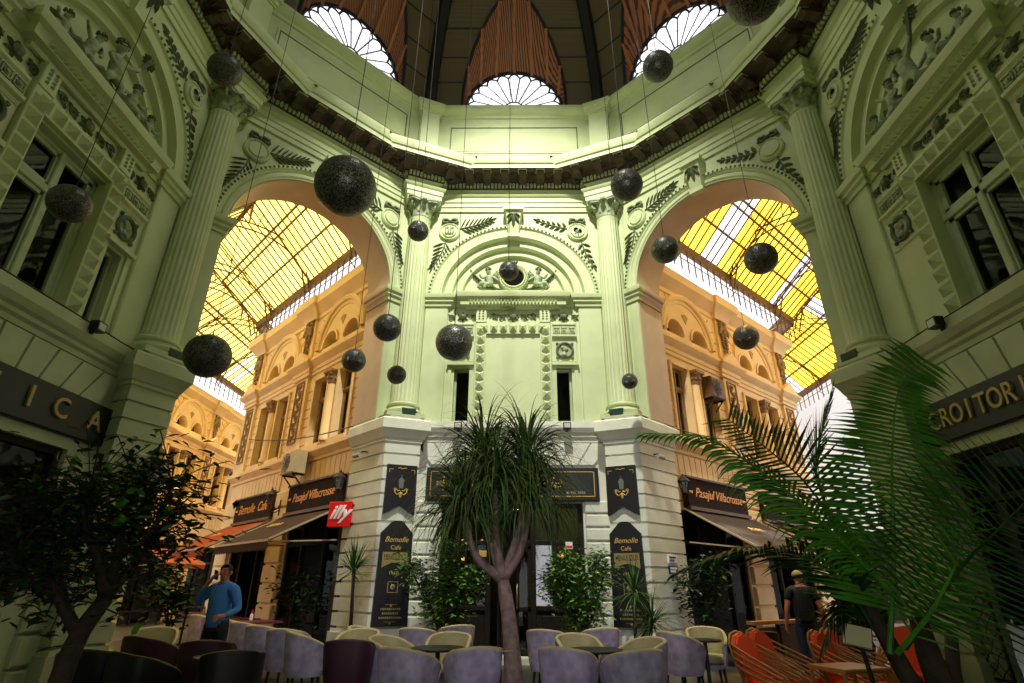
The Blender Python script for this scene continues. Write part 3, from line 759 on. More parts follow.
# ------------------------------------------------------------------ passages
cM, cD = M['cream'], M['creamdark']
MODW = 4.15
ORD = {'wall_passage_left':('farthest','middle','nearest'), 'wall_passage_right':('nearest','middle','farthest'), 'wall_passage_far':('first','second','third','last')}
def facade(name, Mx, cent, x0, x1, nm_ornament):
    """one passage front: x along the wall, front at y=0, module centres in cent"""
    m = MB(); holes = []; orn = []
    for c in cent:
        holes += [(c-1.14,c-.34,5.1,7.15),(c+.34,c+1.14,5.1,7.15),(c-1.5,c+1.5,-1,3.2)]
        holes += [(c-1.06,c-.22,8.2,8.66),(c+.22,c+1.06,8.2,8.66)]
    wall_grid(m, x0, x1, 0, 9.7, holes, 0, .35)
    for c in cent:
        for s in (-1,1):
            cx = c+s*.64                                             # little arch heads
            P = [(cx-.42*cos(pi*i/12), 8.24+.42*sin(pi*i/12)) for i in range(13)]
            for a, b in zip(P, P[1:]): m.xz([a, b, (b[0],8.67), (a[0],8.67)], 0, .35)
            m.arc([(.50,-.02),(.50,-.05),(.43,-.05),(.42,0)], (cx,8.24), n=14)
        m.arc([(1.44,0),(1.44,-.10),(1.36,-.13),(1.28,-.10),(1.26,-.04),(1.16,-.03),(1.15,0)], (c,8.2), n=36)
        m.m = 1; m.xz([(c-.17,8.98),(c,8.72),(c+.17,8.98),(c,9.06)], -.015, .01)
        for i in range(1, 14):                                        # joints of the voussoirs
            a = pi*i/14; m.bar((c+1.47*cos(a),0,8.2+1.47*sin(a)), (c+1.82*cos(a),0,8.2+1.82*sin(a)), .03, .02, (0,1,0))
        m.m = 0
        # ledges, window surrounds, colonnette
        for s in (-1,1):
            wx = c+s*.74
            for a,b,d,e in ((wx-.49,wx-.40,5.1,7.22),(wx+.40,wx+.49,5.1,7.22),(wx-.49,wx+.49,7.15,7.24)): m.box(a,b,-.06,0,d,e)
            m.box(wx-.5,wx+.5,-.12,0,5.0,5.1)
        # rusticated joints beside the windows
        m.m = 1
        for s in (-1,1):
            for j in range(7): a, b = sorted((c+s*1.26, c+s*1.70)); m.box(a, b, -.012, .01, 5.2+j*.28, 5.225+j*.28)
        m.m = 0
        for i in range(-6, 6):
            a, b = c+i*.27+.015, c+(i+1)*.27-.015; m.xz([(a,4.02),(b,4.02),(b+.01*i,4.58),(a+.01*i,4.58)], -.04, 0)
    # string courses and cornice
    m.sweep([(0,4.6),(-.06,4.62),(-.06,4.7),(-.16,4.78),(-.22,4.84),(-.22,4.95),(0,5.0)], [(x0,0),(x1,0)])
    m.sweep([(0,7.4),(-.05,7.42),(-.05,7.52),(-.08,7.54),(-.08,7.66),(-.18,7.74),(-.24,7.82),(-.24,7.9),(0,7.95)], [(x0,0),(x1,0)])
    m.sweep([(0,9.45),(-.05,9.47),(-.05,9.6),(-.12,9.66),(-.25,9.78),(-.33,9.85),(-.33,10.0),(-.36,10.1),(.35,10.15),(.35,9.6)], [(x0,0),(x1,0)])
    bd = sorted([c-MODW/2 for c in cent]+[cent[-1]+MODW/2 if cent[-1] > cent[0] else cent[0]+MODW/2])
    for b in bd:
        if b < x0+.3 or b > x1-.3: continue
        m.box(b-.42,b+.42,-.09,0,5.0,7.4); m.box(b-.32,b+.32,-.08,0,7.95,9.45)
        m.sweep([(0,7.4),(-.05,7.42),(-.05,7.52),(-.08,7.54),(-.08,7.66),(-.18,7.74),(-.24,7.82),(-.24,7.9),(0,7.95)], [(b-.5,0),(b-.5,-.1),(b+.5,-.1),(b+.5,0)])
        m.xz([(b-.55,7.92),(b+.55,7.92),(b,8.3)], -.30, 0)
        m.sweep([(0,9.45),(-.05,9.47),(-.12,9.66),(-.25,9.78),(-.33,9.85),(-.36,10.1),(0,10.12)], [(b-.36,0),(b-.36,-.09),(b+.36,-.09),(b+.36,0)])
        for j in range(8): m.cham(b-.5, b+.5, -.10, 0, .02+j*.5, .47+j*.5, .03)
        orn.append(b)
    w = struct(name, m, [cM, M['creamgroove']], Mx=Mx, smooth=radians(35))
    # things on the wall
    for i, b in enumerate(orn):
        o = MB()
        for j in range(9):
            z = 5.5+j*.2; scroll(o, (b+(.09 if j%2 else -.09), z), .12, 1 if j%2 else -1, 1.4, .028); o.leaf((b,z), pi/2+(.7 if j%2 else -.7), .18, .09, .06)
        for a,bb,c_,d in ((b-.27,b-.23,5.36,7.3),(b+.23,b+.27,5.36,7.3),(b-.27,b+.27,5.34,5.38),(b-.27,b+.27,7.28,7.32)): o.box(a,bb,-.04,.01,c_,d)
        o.v = [(x,y-.09,z) for x,y,z in o.v]
        tag(o.build('scrollwork_panel', cD, None, False, Mx), 'tall dark scrollwork panel, %s of the pilasters on the %s' % (ORD[name][i], nm_ornament), 'relief', 'scrollwork panels of the passages')
        o = MB()
        for j in range(16):
            z = 9.35-j*.075; r = .17*(1-j/22)
            for s in (-1,0,1): o.ball((b+s*r+random.uniform(-.03,.03), -.14-.03*(s==0), z+random.uniform(-.03,.03)), .065*(1-j/40), 4)
        for a in (-2.2,-1.0,-1.57): o.leaf((b,9.3), a, .5, .14, .08, -.16)
        o.tube([(b-.22,-.13,9.42),(b,-.2,9.36),(b+.22,-.13,9.42)], .05, 6)
        tag(o.build('hanging_garland', cD, None, True, Mx), 'carved fruit drop, %s of the pilasters on the %s' % (ORD[name][i], nm_ornament), 'relief', 'carved drops of the passages')
    for c in cent:
        o = MB(); cc = MB()
        o.lathe([(.17,5.1),(.17,5.2),(.13,5.25),(.115,6.75)], 16, (c,-.04,0)); cc.lathe([(.12,6.75),(.15,6.8),(.14,6.9),(.2,7.08)], 16, (c,-.04,0)); cc.box(c-.22,c+.22,-.26,.1,7.08,7.16)
        for i in range(8): a = i*pi/4; cc.ball((c+.16*cos(a),-.04+.16*sin(a),6.92), .05, 4)
        for i in range(4): a = pi/4+i*pi/2; cc.ball((c+.22*cos(a),-.04+.22*sin(a),7.05), .055, 4)
        q = struct('trim_colonnette', MB(), cM, w); q.data = o.build('x', cM, None, radians(40)).data; bpy.data.objects.remove(bpy.data.objects['x'])
        cc.build('capital', cD, q, radians(40))
    global wi
    for c in cent:
        for s in (-1,1):
            wx = c+s*.74; fr = glazing('window_%d' % wi, wx-.4, wx+.4, 5.1, 7.15, .22, [wx], [6.55], Mx, .05); wi += 1
            ch = fr.children[0]; ch.data.materials[0] = M['brownframe']
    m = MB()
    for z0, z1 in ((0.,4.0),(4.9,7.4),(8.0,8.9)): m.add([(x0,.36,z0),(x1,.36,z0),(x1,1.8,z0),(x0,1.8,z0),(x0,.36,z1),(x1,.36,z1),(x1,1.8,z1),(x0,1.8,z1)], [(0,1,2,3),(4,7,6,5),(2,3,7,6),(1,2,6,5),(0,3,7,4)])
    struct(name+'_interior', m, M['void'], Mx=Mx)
    # shop fronts: dark timber posts, glass
    for c in cent:
        f = MB()
        for x in (-1.46,-.62,.62,1.46): f.cham(c+x-.05, c+x+.05, .04, .16, 0, 3.2, .01)
        for z in (.45,2.45,3.12): f.cham(c-1.5, c+1.5, .05, .15, z-.05, z+.05, .01)
        f.box(c-1.46,c-.62,.08,.13,0,.45); f.box(c+.62,c+1.46,.08,.13,0,.45)
        dd = struct('window_%d' % wi, f, M['darkwood'], Mx=Mx); wi += 1
        g = MB(); g.add([(c-1.46,.11,.45),(c-.62,.11,.45),(c-.62,.11,3.1),(c-1.46,.11,3.1)], [(0,1,2,3)]); g.add([(c+.62,.11,.45),(c+1.46,.11,.45),(c+1.46,.11,3.1),(c+.62,.11,3.1)], [(0,1,2,3)])
        g.build('pane', M['shopglass'], dd)
    return w
M['shopglass'] = mat_glass('shop glass', (.4,.4,.4), .015, .4)
M['brownframe'] = mat('brown window frame', (.28,.17,.08), .5, var=.15)
o1 = (cos(radians(135)), sin(radians(135)))
def pl(s, L): return (AP*o1[0]+.7071*s+o1[0]*L, CY+AP*o1[1]+.7071*s+o1[1]*L)
FL = at(*pl(2.35,0), 0, radians(-45))
facade('wall_passage_left', FL, [-7.20,-3.05], -9.75, -.95, 'right side of the left passage')
AR = radians(90-48.16); dR = (cos(AR), sin(AR)); nR = (dR[1], -dR[0])
pR0 = (4.179-.3*nR[0], 13.584-.3*nR[1])
FR = at(*pR0, 0, AR)
facade('wall_passage_right', FR, [1.65,5.80], -.55, 8.3, 'left side of the right passage')
FF = at(-15.5, 0, 0, radians(90))
facade('wall_passage_far', FF, [25.2,29.35,33.5], 19.0, 36.0, 'far front of the left passage')
m = MB()                                                # plain return walls and the sides that face away
q0, q1 = pl(2.35, 9.75), None
m.box(-10.05,-9.7,q0[1],36,0,10.1)
a = FR @ V((8.3,0,0)); m.box(a.x-.35,a.x,a.y,34,0,10.1)
struct('wall_passage_return', m, cM)
m = MB(); m.M = at(*pl(-2.75,0),0,radians(135)); m.box(1.0,8.2,-.35,0,0,10.1); m.M = Matrix()
struct('wall_passage_left_side', m, cM)
m = MB(); m.M = at(pR0[0]+nR[0]*5.1, pR0[1]+nR[1]*5.1, 0, AR); m.box(-.5,6.5,-.35,0,0,10.1)
struct('wall_passage_right_side', m, cM)

# ---- glazed canopies
ZEV, ZR = 11.0, 13.5
def canopy(label, P0, d1, L1, d2, L2, half, clear, seed, ym):
    P0, d1, d2 = V(P0), V(d1), V(d2); r1, r2 = V((d1.y,-d1.x)), V((d2.y,-d2.x))
    mid = (r1+r2)/(1+r1.dot(r2)); Pm = P0+d1*L1
    t = thing('glass_canopy', label, 'roof', at(P0.x,P0.y,0), 'passage roofs'); off = V((P0.x,P0.y,0))
    rnd = random.Random(seed)
    def pt(leg, s, L, z):
        """L from 0..1 of leg at offset s"""
        if leg == 0: a, b = P0+r1*s, Pm+mid*s
        else: a, b = Pm+mid*s, Pm+d2*L2+r2*s
        q = a+(b-a)*L; return V((q.x,q.y,z))-off
    zz = lambda s: ZR-(ZR-ZEV)*abs(s)/half
    gl, cl, br, pu, cs, csb = MB(), MB(), MB(), MB(), MB(), MB()
    for leg, L in ((0,L1),(1,L2)):
        nb = int(L/.36); tr = max(2, round(L/3.5)); FR_ = [.0,.12,.47,.82,1.0] if leg == 0 else [i/tr for i in range(tr+1)]
        for sgn in (-1,1):
            for i in range(nb):
                a, b = i/nb, (i+1)/nb
                isclear = clear and (.27 < a < .36 or .76 < a < .83) or (not clear and rnd.random() < .06)
                for s0, s1 in ((0,.5),(.5,1.0)):
                    mb = cl if isclear else gl
                    mb.add([pt(leg,sgn*half*s0,a,zz(half*s0)), pt(leg,sgn*half*s0,b,zz(half*s0)), pt(leg,sgn*half*s1,b,zz(half*s1)), pt(leg,sgn*half*s1,a,zz(half*s1))], [(0,1,2,3)])
                br.bar(pt(leg,0,a,ZR-.02), pt(leg,sgn*half,a,ZEV-.02), .022, .05)
            for s_, wd in ((.34,.05),(.42,.04),(.68,.04)): pu.bar(pt(leg,sgn*half*s_,0,zz(half*s_)-.06), pt(leg,sgn*half*s_,1,zz(half*s_)-.06), wd, .08)
            pu.bar(pt(leg,sgn*half,0,ZEV-.10), pt(leg,sgn*half,1,ZEV-.10), .16, .26)
            nc = int(L/.42)
            cs.add([pt(leg,sgn*half,0,10.12), pt(leg,sgn*half,1,10.12), pt(leg,sgn*half,1,10.88), pt(leg,sgn*half,0,10.88)], [(0,1,2,3)])
            for i in range(nc+1): csb.bar(pt(leg,sgn*half,i/nc,10.1), pt(leg,sgn*half,i/nc,10.9), .03, .03)
            csb.bar(pt(leg,sgn*half,0,10.5), pt(leg,sgn*half,1,10.5), .02, .02)
        pu.bar(pt(leg,0,0,ZR-.03), pt(leg,0,1,ZR-.03), .12, .16)
        for i, a in enumerate(FR_):
            if i == 0: continue
            q = MB(); N = 16
            low = lambda u: (half*u*.98, 10.55+1.95*sqrt(max(0,1-abs(u)**2.2)))
            up_ = lambda u: (half*u, zz(half*u)-.14)
            for fn in (low, lambda u: (half*u*.93, 10.4+1.85*sqrt(max(0,1-abs(u)**2.2)))):
                q.tube([pt(leg, fn(-1+2*j/N)[0], a, fn(-1+2*j/N)[1]) for j in range(N+1)], .028, 5)
            q.tube([pt(leg,-half,a,ZEV-.14), pt(leg,0,a,ZR-.14), pt(leg,half,a,ZEV-.14)], .04, 5)
            for j in range(1, N):
                u = -1+2*j/N; l, h = low(u), up_(u+ (1/N if j%2 else -1/N)*.5)
                q.tube([pt(leg,l[0],a,l[1]), pt(leg,h[0],a,h[1])], .016, 4)
            for s in (-1,1):                                          # ring and scroll in the haunch, bracket on the wall
                cc = (s*half*.90, 11.05)
                q.tube([pt(leg,cc[0]+.11*cos(k_*pi/5),a,cc[1]+.11*sin(k_*pi/5)) for k_ in range(11)], .016, 4)
                q.tube([pt(leg,s*half*.97,a,10.6), pt(leg,s*(half*.97-.15),a,10.35), pt(leg,s*half*.99,a,10.15)], .02, 4)
            q.tube([pt(leg,.0,a,12.55), pt(leg,0,a,ZR-.1)], .03, 5)
            q.build('truss', M['steel'], t)
    gl.build('yellow_glazing', ym, t); cl.build('clear_glazing', M['clearroof'], t); br.build('glazing_bars', M['steel'], t); pu.build('purlins_and_eaves', M['steel'], t)
    cs.build('clerestory_glazing', M['skyglass'], t); csb.build('clerestory_bars', M['steel'], t)
    return t
import math as _m
axL = pl(-.2, 1.07)
LmL = (axL[0]+12.5)/.7071
canopy('yellow glass pitched roof on rusty arched trusses over the left passage', axL, o1, LmL, (0,1), 18, 2.27, False, 3, M['yellowpale'])
a = V((5.07,13.96))-V(dR)*1.6; rr = V((dR[1],-dR[0])); axR = a+rr*2.25
canopy('yellow and clear glass pitched roof on arched trusses over the right passage', (axR.x,axR.y), dR, 10.3, (0,1), 12, 2.27, True, 5, M['yellow'])

m = MB(); m.box(16,34,31,31.4,4.2,14); m.m = 1; m.box(16,34,31,31.4,0,4.2)
struct('wall_street', m, [mat('white street stucco', (.85,.85,.82), .7, var=.05), M['darkwood']])
# ------------------------------------------------------------------ pixel-to-place helper (metres, from the survey of the photograph)
_c, _s = cos(radians(24.21)), sin(radians(24.21))
def ray(u, v):
    X, Y = (u-512)/545.2, (341.5-v)/545.2
    r = radians(-.293); X, Y = X*cos(r)-Y*sin(r), Y*cos(r)+X*sin(r)
    y = _c-Y*_s; z = _s+Y*_c; a = radians(-.585)
    return X*cos(a)+y*sin(a), -X*sin(a)+y*cos(a), z
def aty(u, v, y): r = ray(u,v); t = y/r[1]; return V((.106+r[0]*t, y, 1.45+r[2]*t))
def atz(u, v, z): r = ray(u,v); t = (z-1.45)/r[2]; return V((.106+r[0]*t, r[1]*t, z))

# ------------------------------------------------------------------ café front in the central bay
B0 = bay(0); CL, CR = corner(0), corner(-1)
M['doorglass'] = mat_glass('polished café glass', (.5,.5,.55), .04, .35, .015)
fr = MB()
for x in (-1.57,-.53,.47,1.57): fr.cham(x-.06, x+.06, .10, .26, 0, 3.22, .015)
for z in (.06,1.02,2.36,3.17): 
    fr.cham(-1.6,-.5,.12,.24,z-.05,z+.05,.012); fr.cham(.5,1.6,.12,.24,z-.05,z+.05,.012)
    if z > 2: fr.cham(-.5,.5,.12,.24,z-.05,z+.05,.012)
for a, b in ((-1.51,-.59),(.53,1.51)): fr.box(a,b,.16,.2,.1,1.0); fr.cham(a+.12,b-.12,.13,.17,.22,.88,.02)
for x in (-1.05,1.02): fr.box(x-.025,x+.025,.14,.22,1.02,3.17)
for x in (-.1,.08): fr.box(x-.03,x+.03,.14,.22,2.4,3.17)
dr = struct('window_%d' % wi, fr, M['darkwood'], Mx=B0); wi += 1
g = MB()
for a, b, c, d in ((.53,1.51,1.07,3.12),): g.add([(a,.18,c),(b,.18,c),(b,.18,d),(a,.18,d)], [(0,1,2,3)])
g.build('pane', mat_glass('bright reflecting glass', (.5,.5,.55), .30, .35, .02), dr)
g = MB(); g.add([(-1.51,.18,1.07),(-.59,.18,1.07),(-.59,.18,3.12),(-1.51,.18,3.12)], [(0,1,2,3)]); g.add([(-.47,.18,2.41),(.41,.18,2.41),(.41,.18,3.12),(-.47,.18,3.12)], [(0,1,2,3)]); g.build('pane', M['doorglass'], dr)
d1 = MB()
for a,b,c,d in ((.08,.16,.02,2.3),(.34,.42,.02,2.3),(.08,.42,.02,.25),(.08,.42,.95,1.05),(.08,.42,2.2,2.3)): d1.cham(a,b,.10,.18,c,d,.01)
do = struct('door_1', d1, M['darkwood'], Mx=B0)
g = MB(); g.add([(.14,.14,.2),(.36,.14,.2),(.36,.14,2.25),(.14,.14,2.25)], [(0,1,2,3)]); g.build('pane', M['doorglass'], do)
h = MB(); h.tube([(.11,.05,1.0),(.11,.05,1.5)], .014, 6); h.tube([(.11,.05,1.05),(.11,.11,1.05)], .01, 5); h.tube([(.11,.05,1.45),(.11,.11,1.45)], .01, 5); h.build('door_handle', M['brass'], do, True)
st = MB(); st.box(-1.7,1.7,-.25,.4,0,.12); struct('trim_doorstep', st, M['pale'], Mx=B0)
for i, (x, z, lab) in enumerate(((-1.18,2.42,'leftmost of three small glowing bulbs behind the café window left of the door'),(-1.06,2.44,'middle of three small glowing bulbs behind the café window left of the door'),
        (-.72,2.42,'right of three small glowing bulbs behind the café window left of the door'),(-1.15,2.05,'lower glowing bulb under the three in the left café window'),(1.15,2.12,'single glowing bulb behind the café window right of the door'))):
    t = thing('pendant_bulb', lab, 'lamp', B0 @ at(x,.75,z), 'pendant bulbs in the café')
    b = MB(); b.ball((0,0,0), .05, 6); b.build('bulb', mat('warm bulb', (1,.6,.2), var=0, emit=(1,.36,.07), estr=9), t, True)
    b = MB(); b.tube([(0,0,.05),(0,0,4.0-z)], .006, 4); b.lathe([(.02,.04),(.025,.1),(.01,.12)], 8); b.build('cord', M['black'], t)
for x, z, w_, h_, m_, lab in ((-.66,2.12,.17,.13,'gold','small gold notice plate on the post left of the café door'),(1.28,2.3,.16,.15,'white','small white sticker with a red band on the right café window')):
    t = MB(); t.cham(x-w_/2,x+w_/2,.085,.105,z-h_/2,z+h_/2,.004); o = t.build('notice_plate', M[m_], None, False, B0); tag(o, lab, 'plate')
    if m_ == 'white': q = MB(); q.box(x-w_/2+.01,x+w_/2-.01,.078,.085,z-.05,z); q.build('red_band', M['red'], o)
# fascia sign
M['signgreen'] = mat('near black green sign enamel', (.018,.022,.012), .35, var=.1)
t = thing('fascia_sign', 'long black-green café sign with gold border and gold script above the door', 'sign', B0)
b = MB(); b.cham(-2.0,2.0,-.14,0,3.24,4.0,.02); b.build('board', M['black'], t); b = MB(); b.box(-1.93,1.93,-.15,-.13,3.30,3.94); b.build('panel', M['signgreen'], t)
b = MB()
for a,c,d,e in ((-1.9,1.9,3.335,3.35),(-1.9,1.9,3.89,3.905),(-1.9,-1.885,3.335,3.905),(1.885,1.9,3.335,3.905)): b.box(a,c,-.158,-.145,d,e)
b.build('gold_border', M['gold'], t)
text('lettering', 'Bemolle', .40, at(-.55,-.152,3.66), M['gold'], t, shear=.35); text('lettering', 'Style', .42, at(.72,-.152,3.66), M['gold'], t, shear=.35)
def clef(x, z, s, y):
    b = MB(); pts = []
    for i in range(14): a = i*.62; r = .03+.009*i; pts.append((x+s*r*cos(a), y, z+s*r*sin(a)))
    pts += [(x+s*.10,y,z+s*.2),(x+s*.02,y,z+s*.36),(x-s*.03,y,z+s*.46),(x+s*.03,y,z+s*.52),(x+s*.06,y,z+s*.44),(x+s*.0,y,z+s*.2),(x+s*.03,y,z-s*.2),(x+s*.0,y,z-s*.3),(x-s*.08,y,z-s*.28)]
    b.tube(pts, .016*s*1.6, 5); return b
clef(-1.6, 3.58, .42, -.16).build('treble_clef', M['gold'], t, True)
b = MB()
for i in range(5): b.box(-1.76+.07*i, -1.71+.07*i, -.156,-.145, 3.56, 3.68)
b.build('gold_bars', M['brass'], t)
b = MB()
for i in range(9): b.box(1.25+.045*i+(.03 if i > 4 else 0), 1.285+.045*i+(.03 if i > 4 else 0), -.156,-.145, 3.40, 3.45)
b.build('small_lettering', M['brass'], t)
# menu boards and pennants on the two central piers
for Cn, dx, side in ((CL,.03,'left'),(CR,-.08,'right')):
    Y = -.60
    t = thing('menu_board', 'tall black menu board with peaked top on the pier %s of the café door' % side, 'sign', Cn @ at(dx,0,0), 'café menu boards')
    b = MB(); out = [(-.37,.70),(.37,.70),(.34,2.50),(.28,2.56),(.13,2.72),(.07,2.75),(-.07,2.75),(-.13,2.72),(-.28,2.56),(-.34,2.50)]
    b.xz(out, Y-.05, Y+.05); b.build('board', M['black'], t)
    text('lettering', 'Bemolle', .155, at(0,Y-.052,2.36), M['gold'], t, shear=.35, ext=.004); text('lettering', 'Cafe', .125, at(0,Y-.052,2.20), M['gold'], t, ext=.004)
    b = MB(); 
    q = [(-.27,2.11),(.27,2.11)]+[(.27-.54*i/10, 1.80+.10*sin(pi*i/10)) for i in range(11)]; b.xz(q, Y-.056, Y-.05); b.build('banner_panel', M['brass'], t)
    text('lettering', 'MENIUL ZILEI', .155, at(0,Y-.058,2.01), M['black'], t, ext=.004, sx=.52)
    text('lettering', '19 LEI', .085, at(0,Y-.052,1.70), M['gold'], t, ext=.004)
    b = MB()
    for a,c,d,e in ((-.11,.11,1.32,1.335),(-.11,.11,1.525,1.54),(-.11,-.095,1.32,1.54),(.095,.11,1.32,1.54)): b.box(a,c,Y-.056,Y-.05,d,e)
    b.ball((0,Y-.05,1.43), .055, 5, (1,.2,1)); b.build('small_emblem', M['brass'], t)
    b = MB()
    for z, n_, w0 in ((1.02,10,.42),(.94,8,.34),(.86,11,.46)):
        for i in range(n_): x = -w0/2+w0*i/n_; b.box(x, x+w0/n_*.7, Y-.055, Y-.05, z-.02, z+.02)
    for z, s in ((1.10,1),(.78,1)): b.box(-.12,.12,Y-.055,Y-.05,z,z+.008); b.leaf((0,z), -pi/2, .05, .05, .01, Y-.05)
    b.build('small_lettering', M['brass'], t)
    t = thing('pennant_sign', 'black swallow-tailed pennant with gold lantern emblem, pier %s of the café door' % side, 'sign', Cn @ at(dx,0,-.12), 'lantern pennants')
    b = MB(); b.xz([(-.34,4.08),(.34,4.08),(.35,3.0),(.22,3.06),(.08,3.16),(0,3.20),(-.08,3.16),(-.22,3.06),(-.35,3.0)], Y-.03, Y+.05); b.build('cloth', M['black'], t)
    b = MB()
    b.box(-.29,-.2,Y-.036,Y-.03,3.97,3.98); b.box(.2,.29,Y-.036,Y-.03,3.97,3.98); b.box(-.29,-.28,Y-.036,Y-.03,3.9,3.98); b.box(.28,.29,Y-.036,Y-.03,3.9,3.98)
    for s in (-1,1): b.tube([(s*x,Y-.04,z) for x,z in ((0,3.99),(.05,4.01),(.1,4.0))], .008, 4); b.tube([(s*x,Y-.04,z) for x,z in ((.02,3.46),(.08,3.42),(.13,3.47),(.15,3.55),(.11,3.56),(.12,3.50))], .014, 5); b.tube([(s*x,Y-.04,z) for x,z in ((.02,3.52),(.07,3.50),(.09,3.54))], .012, 5)
    b.leaf((0,3.50), -pi/2, .16, .08, .02, Y-.03); b.build('gold_scrolls', M['gold'], t)
    b = MB(); b.xz([(-.045,3.56),(.045,3.56),(.06,3.72),(-.06,3.72)], Y-.045, Y-.03); b.xz([(-.07,3.72),(.07,3.72),(.02,3.80),(-.02,3.80)], Y-.045, Y-.03); b.ball((0,Y-.04,3.83), .018, 4); b.build('lantern_emblem', mat('grey emblem print', (.16,.17,.15), .5, var=.1), t)
# enamel street plates on the right pier
JR = lambda tt, z: CR @ at(.40+.383*tt, -.55+.924*tt, z, radians(67.5))
for z, m_, lab, n_ in ((2.02,'white','small white enamel street plate, upper of two on the right arch pier',7),(1.80,'navy','small navy enamel street plate, lower of two on the right arch pier',8)):
    if m_ == 'navy': M['navy'] = mat('navy enamel', (.012,.015,.07), .3, var=.05)
    b = MB(); b.cham(-.18,.18,-.03,0,-.085,.085,.01); o = tag(b.build('street_plate', M[m_], None, False, JR(.85,z)), lab, 'plate')
    b = MB()
    for i in range(n_):
        for r in (0,1):
            if r and i > n_-3: continue
            b.box(-.14+.28*i/n_, -.14+.28*(i+.68)/n_, -.034,-.029, .01-.06*r, .05-.06*r)
    b.build('small_lettering', M['navy' if m_ == 'white' else 'white'] if 'navy' in M else M['black'], o)

# ------------------------------------------------------------------ shops of the side walls
for k, word, size, x0, dx, lab in ((2,'OPTICA',.42,-1.38,.66,'dark shop fascia with spaced brass capitals on the left-hand wall'),(-2,'CROITORIE',.40,-1.85,.232,'dark shop fascia with crowded brass capitals behind the palm, right-hand wall')):
    t = thing('fascia_sign', lab, 'sign', bay(k)); b = MB(); b.cham(-2.28,2.30,-.10,0,3.46,4.08,.02); b.build('board', M['black'], t)
    xs = [-1.45,-.85,.02,.68,1.23,1.92] if k == 2 else [x0+dx*i*(1.0) for i in range(9)]
    for ch, x in zip(word, xs): text('lettering', ch, size, at(x,-.10,3.78), M['brass'], t, ext=.035, sx=1.0 if k == 2 else .82, bevel=.006)
for k, z0, lab in ((2,1.25,0),(-2,.0,0)):
    f = MB()
    for x in (-1.95,-.75,.5,1.68): f.cham(x-.06,x+.06,.06,.18,z0,3.3,.015)
    for z in (z0+.05,2.6,3.24): f.cham(-2.0,1.74,.08,.17,z-.05,z+.05,.012)
    w_ = struct('window_%d' % wi, f, M['darkwood'], Mx=bay(k)); wi += 1
    g = MB(); g.add([(-1.95,.13,z0),(1.7,.13,z0),(1.7,.13,3.25),(-1.95,.13,3.25)], [(0,1,2,3)]); g.build('pane', M['glass'], w_)
# diamond lattice guard on the right-hand shop
gt = thing('lattice_gate', 'black iron diamond-lattice grille low on the right-hand wall by the palm', 'gate', bay(-2))
b = MB(); X0, X1, Z0, Z1 = -2.74, -1.85, .36, 1.40
for p, q in (((X0,Z0),(X1,Z0)),((X0,Z1),(X1,Z1)),((X0,Z0),(X0,Z1)),((X1,Z0),(X1,Z1))): b.bar((p[0],-.17,p[1]),(q[0],-.17,q[1]),.03,.03)
b.build('gate_frame', M['black'], gt)
b = MB(); n = 5; dx = (X1-X0)/n; nz = 5; dz = (Z1-Z0)/nz
for i in range(n):
    for j in range(nz):
        x, z = X0+i*dx, Z0+j*dz
        for s in (0,1):
            b.tube([(x+dx*(.5-.5*cos(pi*t_/4) if False else (t_/4 if s == 0 else 1-t_/4)), -.17, z+dz*t_/4+.02*sin(2*pi*t_/4)) for t_ in range(5)], .008, 4)
b.build('lattice', M['black'], gt)

# ------------------------------------------------------------------ floodlights, cameras, lanterns, coolers
fp = thing('floodlight', 'dark green floodlight at the foot of the column left of the central bay', 'lamp', CL @ at(.06,-.60,5.10), 'floodlights on the ledges')
b = MB(); b.cham(-.17,.17,-.08,.08,.03,.20,.02); b.build('housing', mat('dark green lamp casing', (.015,.05,.035), .4, var=.1), fp)
b = MB(); b.add([(-.15,-.06,.205),(.15,-.06,.205),(.15,.07,.205),(-.15,.07,.205)], [(0,1,2,3)]); b.build('lens', M['doorglass'], fp)
b = MB(); b.bar((-.19,0,0),(-.19,0,.15),.02,.04); b.bar((.19,0,0),(.19,0,.15),.02,.04); b.bar((-.2,0,.01),(.2,0,.01),.04,.02); b.build('bracket', M['black'], fp)
copy_tree(fp, 'dark green floodlight at the foot of the column right of the central bay', CR @ at(-.06,-.60,5.10))
copy_tree(fp, 'dark green floodlight at the foot of the far left column', corner(1) @ at(.12,-.60,5.10))
copy_tree(fp, 'dark green floodlight at the foot of the far right column, above the palm', corner(-2) @ at(-.12,-.60,5.10))
sp = thing('ledge_spotlight', 'small square spotlight on the ledge under the narrow window of the left-hand wall', 'lamp', bay(2) @ at(1.18,-.20,5.02), 'small ledge spotlights')
b = MB(); b.xz([(-.09,-.02),(.09,-.02),(.09,.13),(-.09,.13)], -.16, -.02); b.build('housing', M['black'], sp); b = MB(); b.add([(-.07,-.163,0),(.07,-.163,0),(.07,-.163,.11),(-.07,-.163,.11)],[(0,1,2,3)]); b.build('lens', mat('pale lamp lens', (.6,.6,.5), .2, var=.05), sp)
b = MB(); b.box(-.03,.03,-.03,.2,-.06,.02); b.build('bracket', M['black'], sp)
copy_tree(sp, 'small square spotlight on the ledge under the right narrow window of the central bay', bay(0) @ at(1.30,-.20,4.90))
copy_tree(sp, 'small square spotlight on the ledge under the left narrow window of the central bay', bay(0) @ at(-1.30,-.20,4.90))
copy_tree(sp, 'small square spotlight on the ledge of the right-hand wall above the palm', bay(-2) @ at(-1.02,-.20,5.02))
def cable(lab, pts, r=.012):
    b = MB(); b.tube(pts, r, 5); return tag(b.build('cable', M['black'], None, True), lab, 'cable', 'loose cables')
def sag(p, q, d, n=14): p, q = V(p), V(q); return [p+(q-p)*(i/n)-V((0,0,d*4*(i/n)*(1-i/n))) for i in range(n+1)]
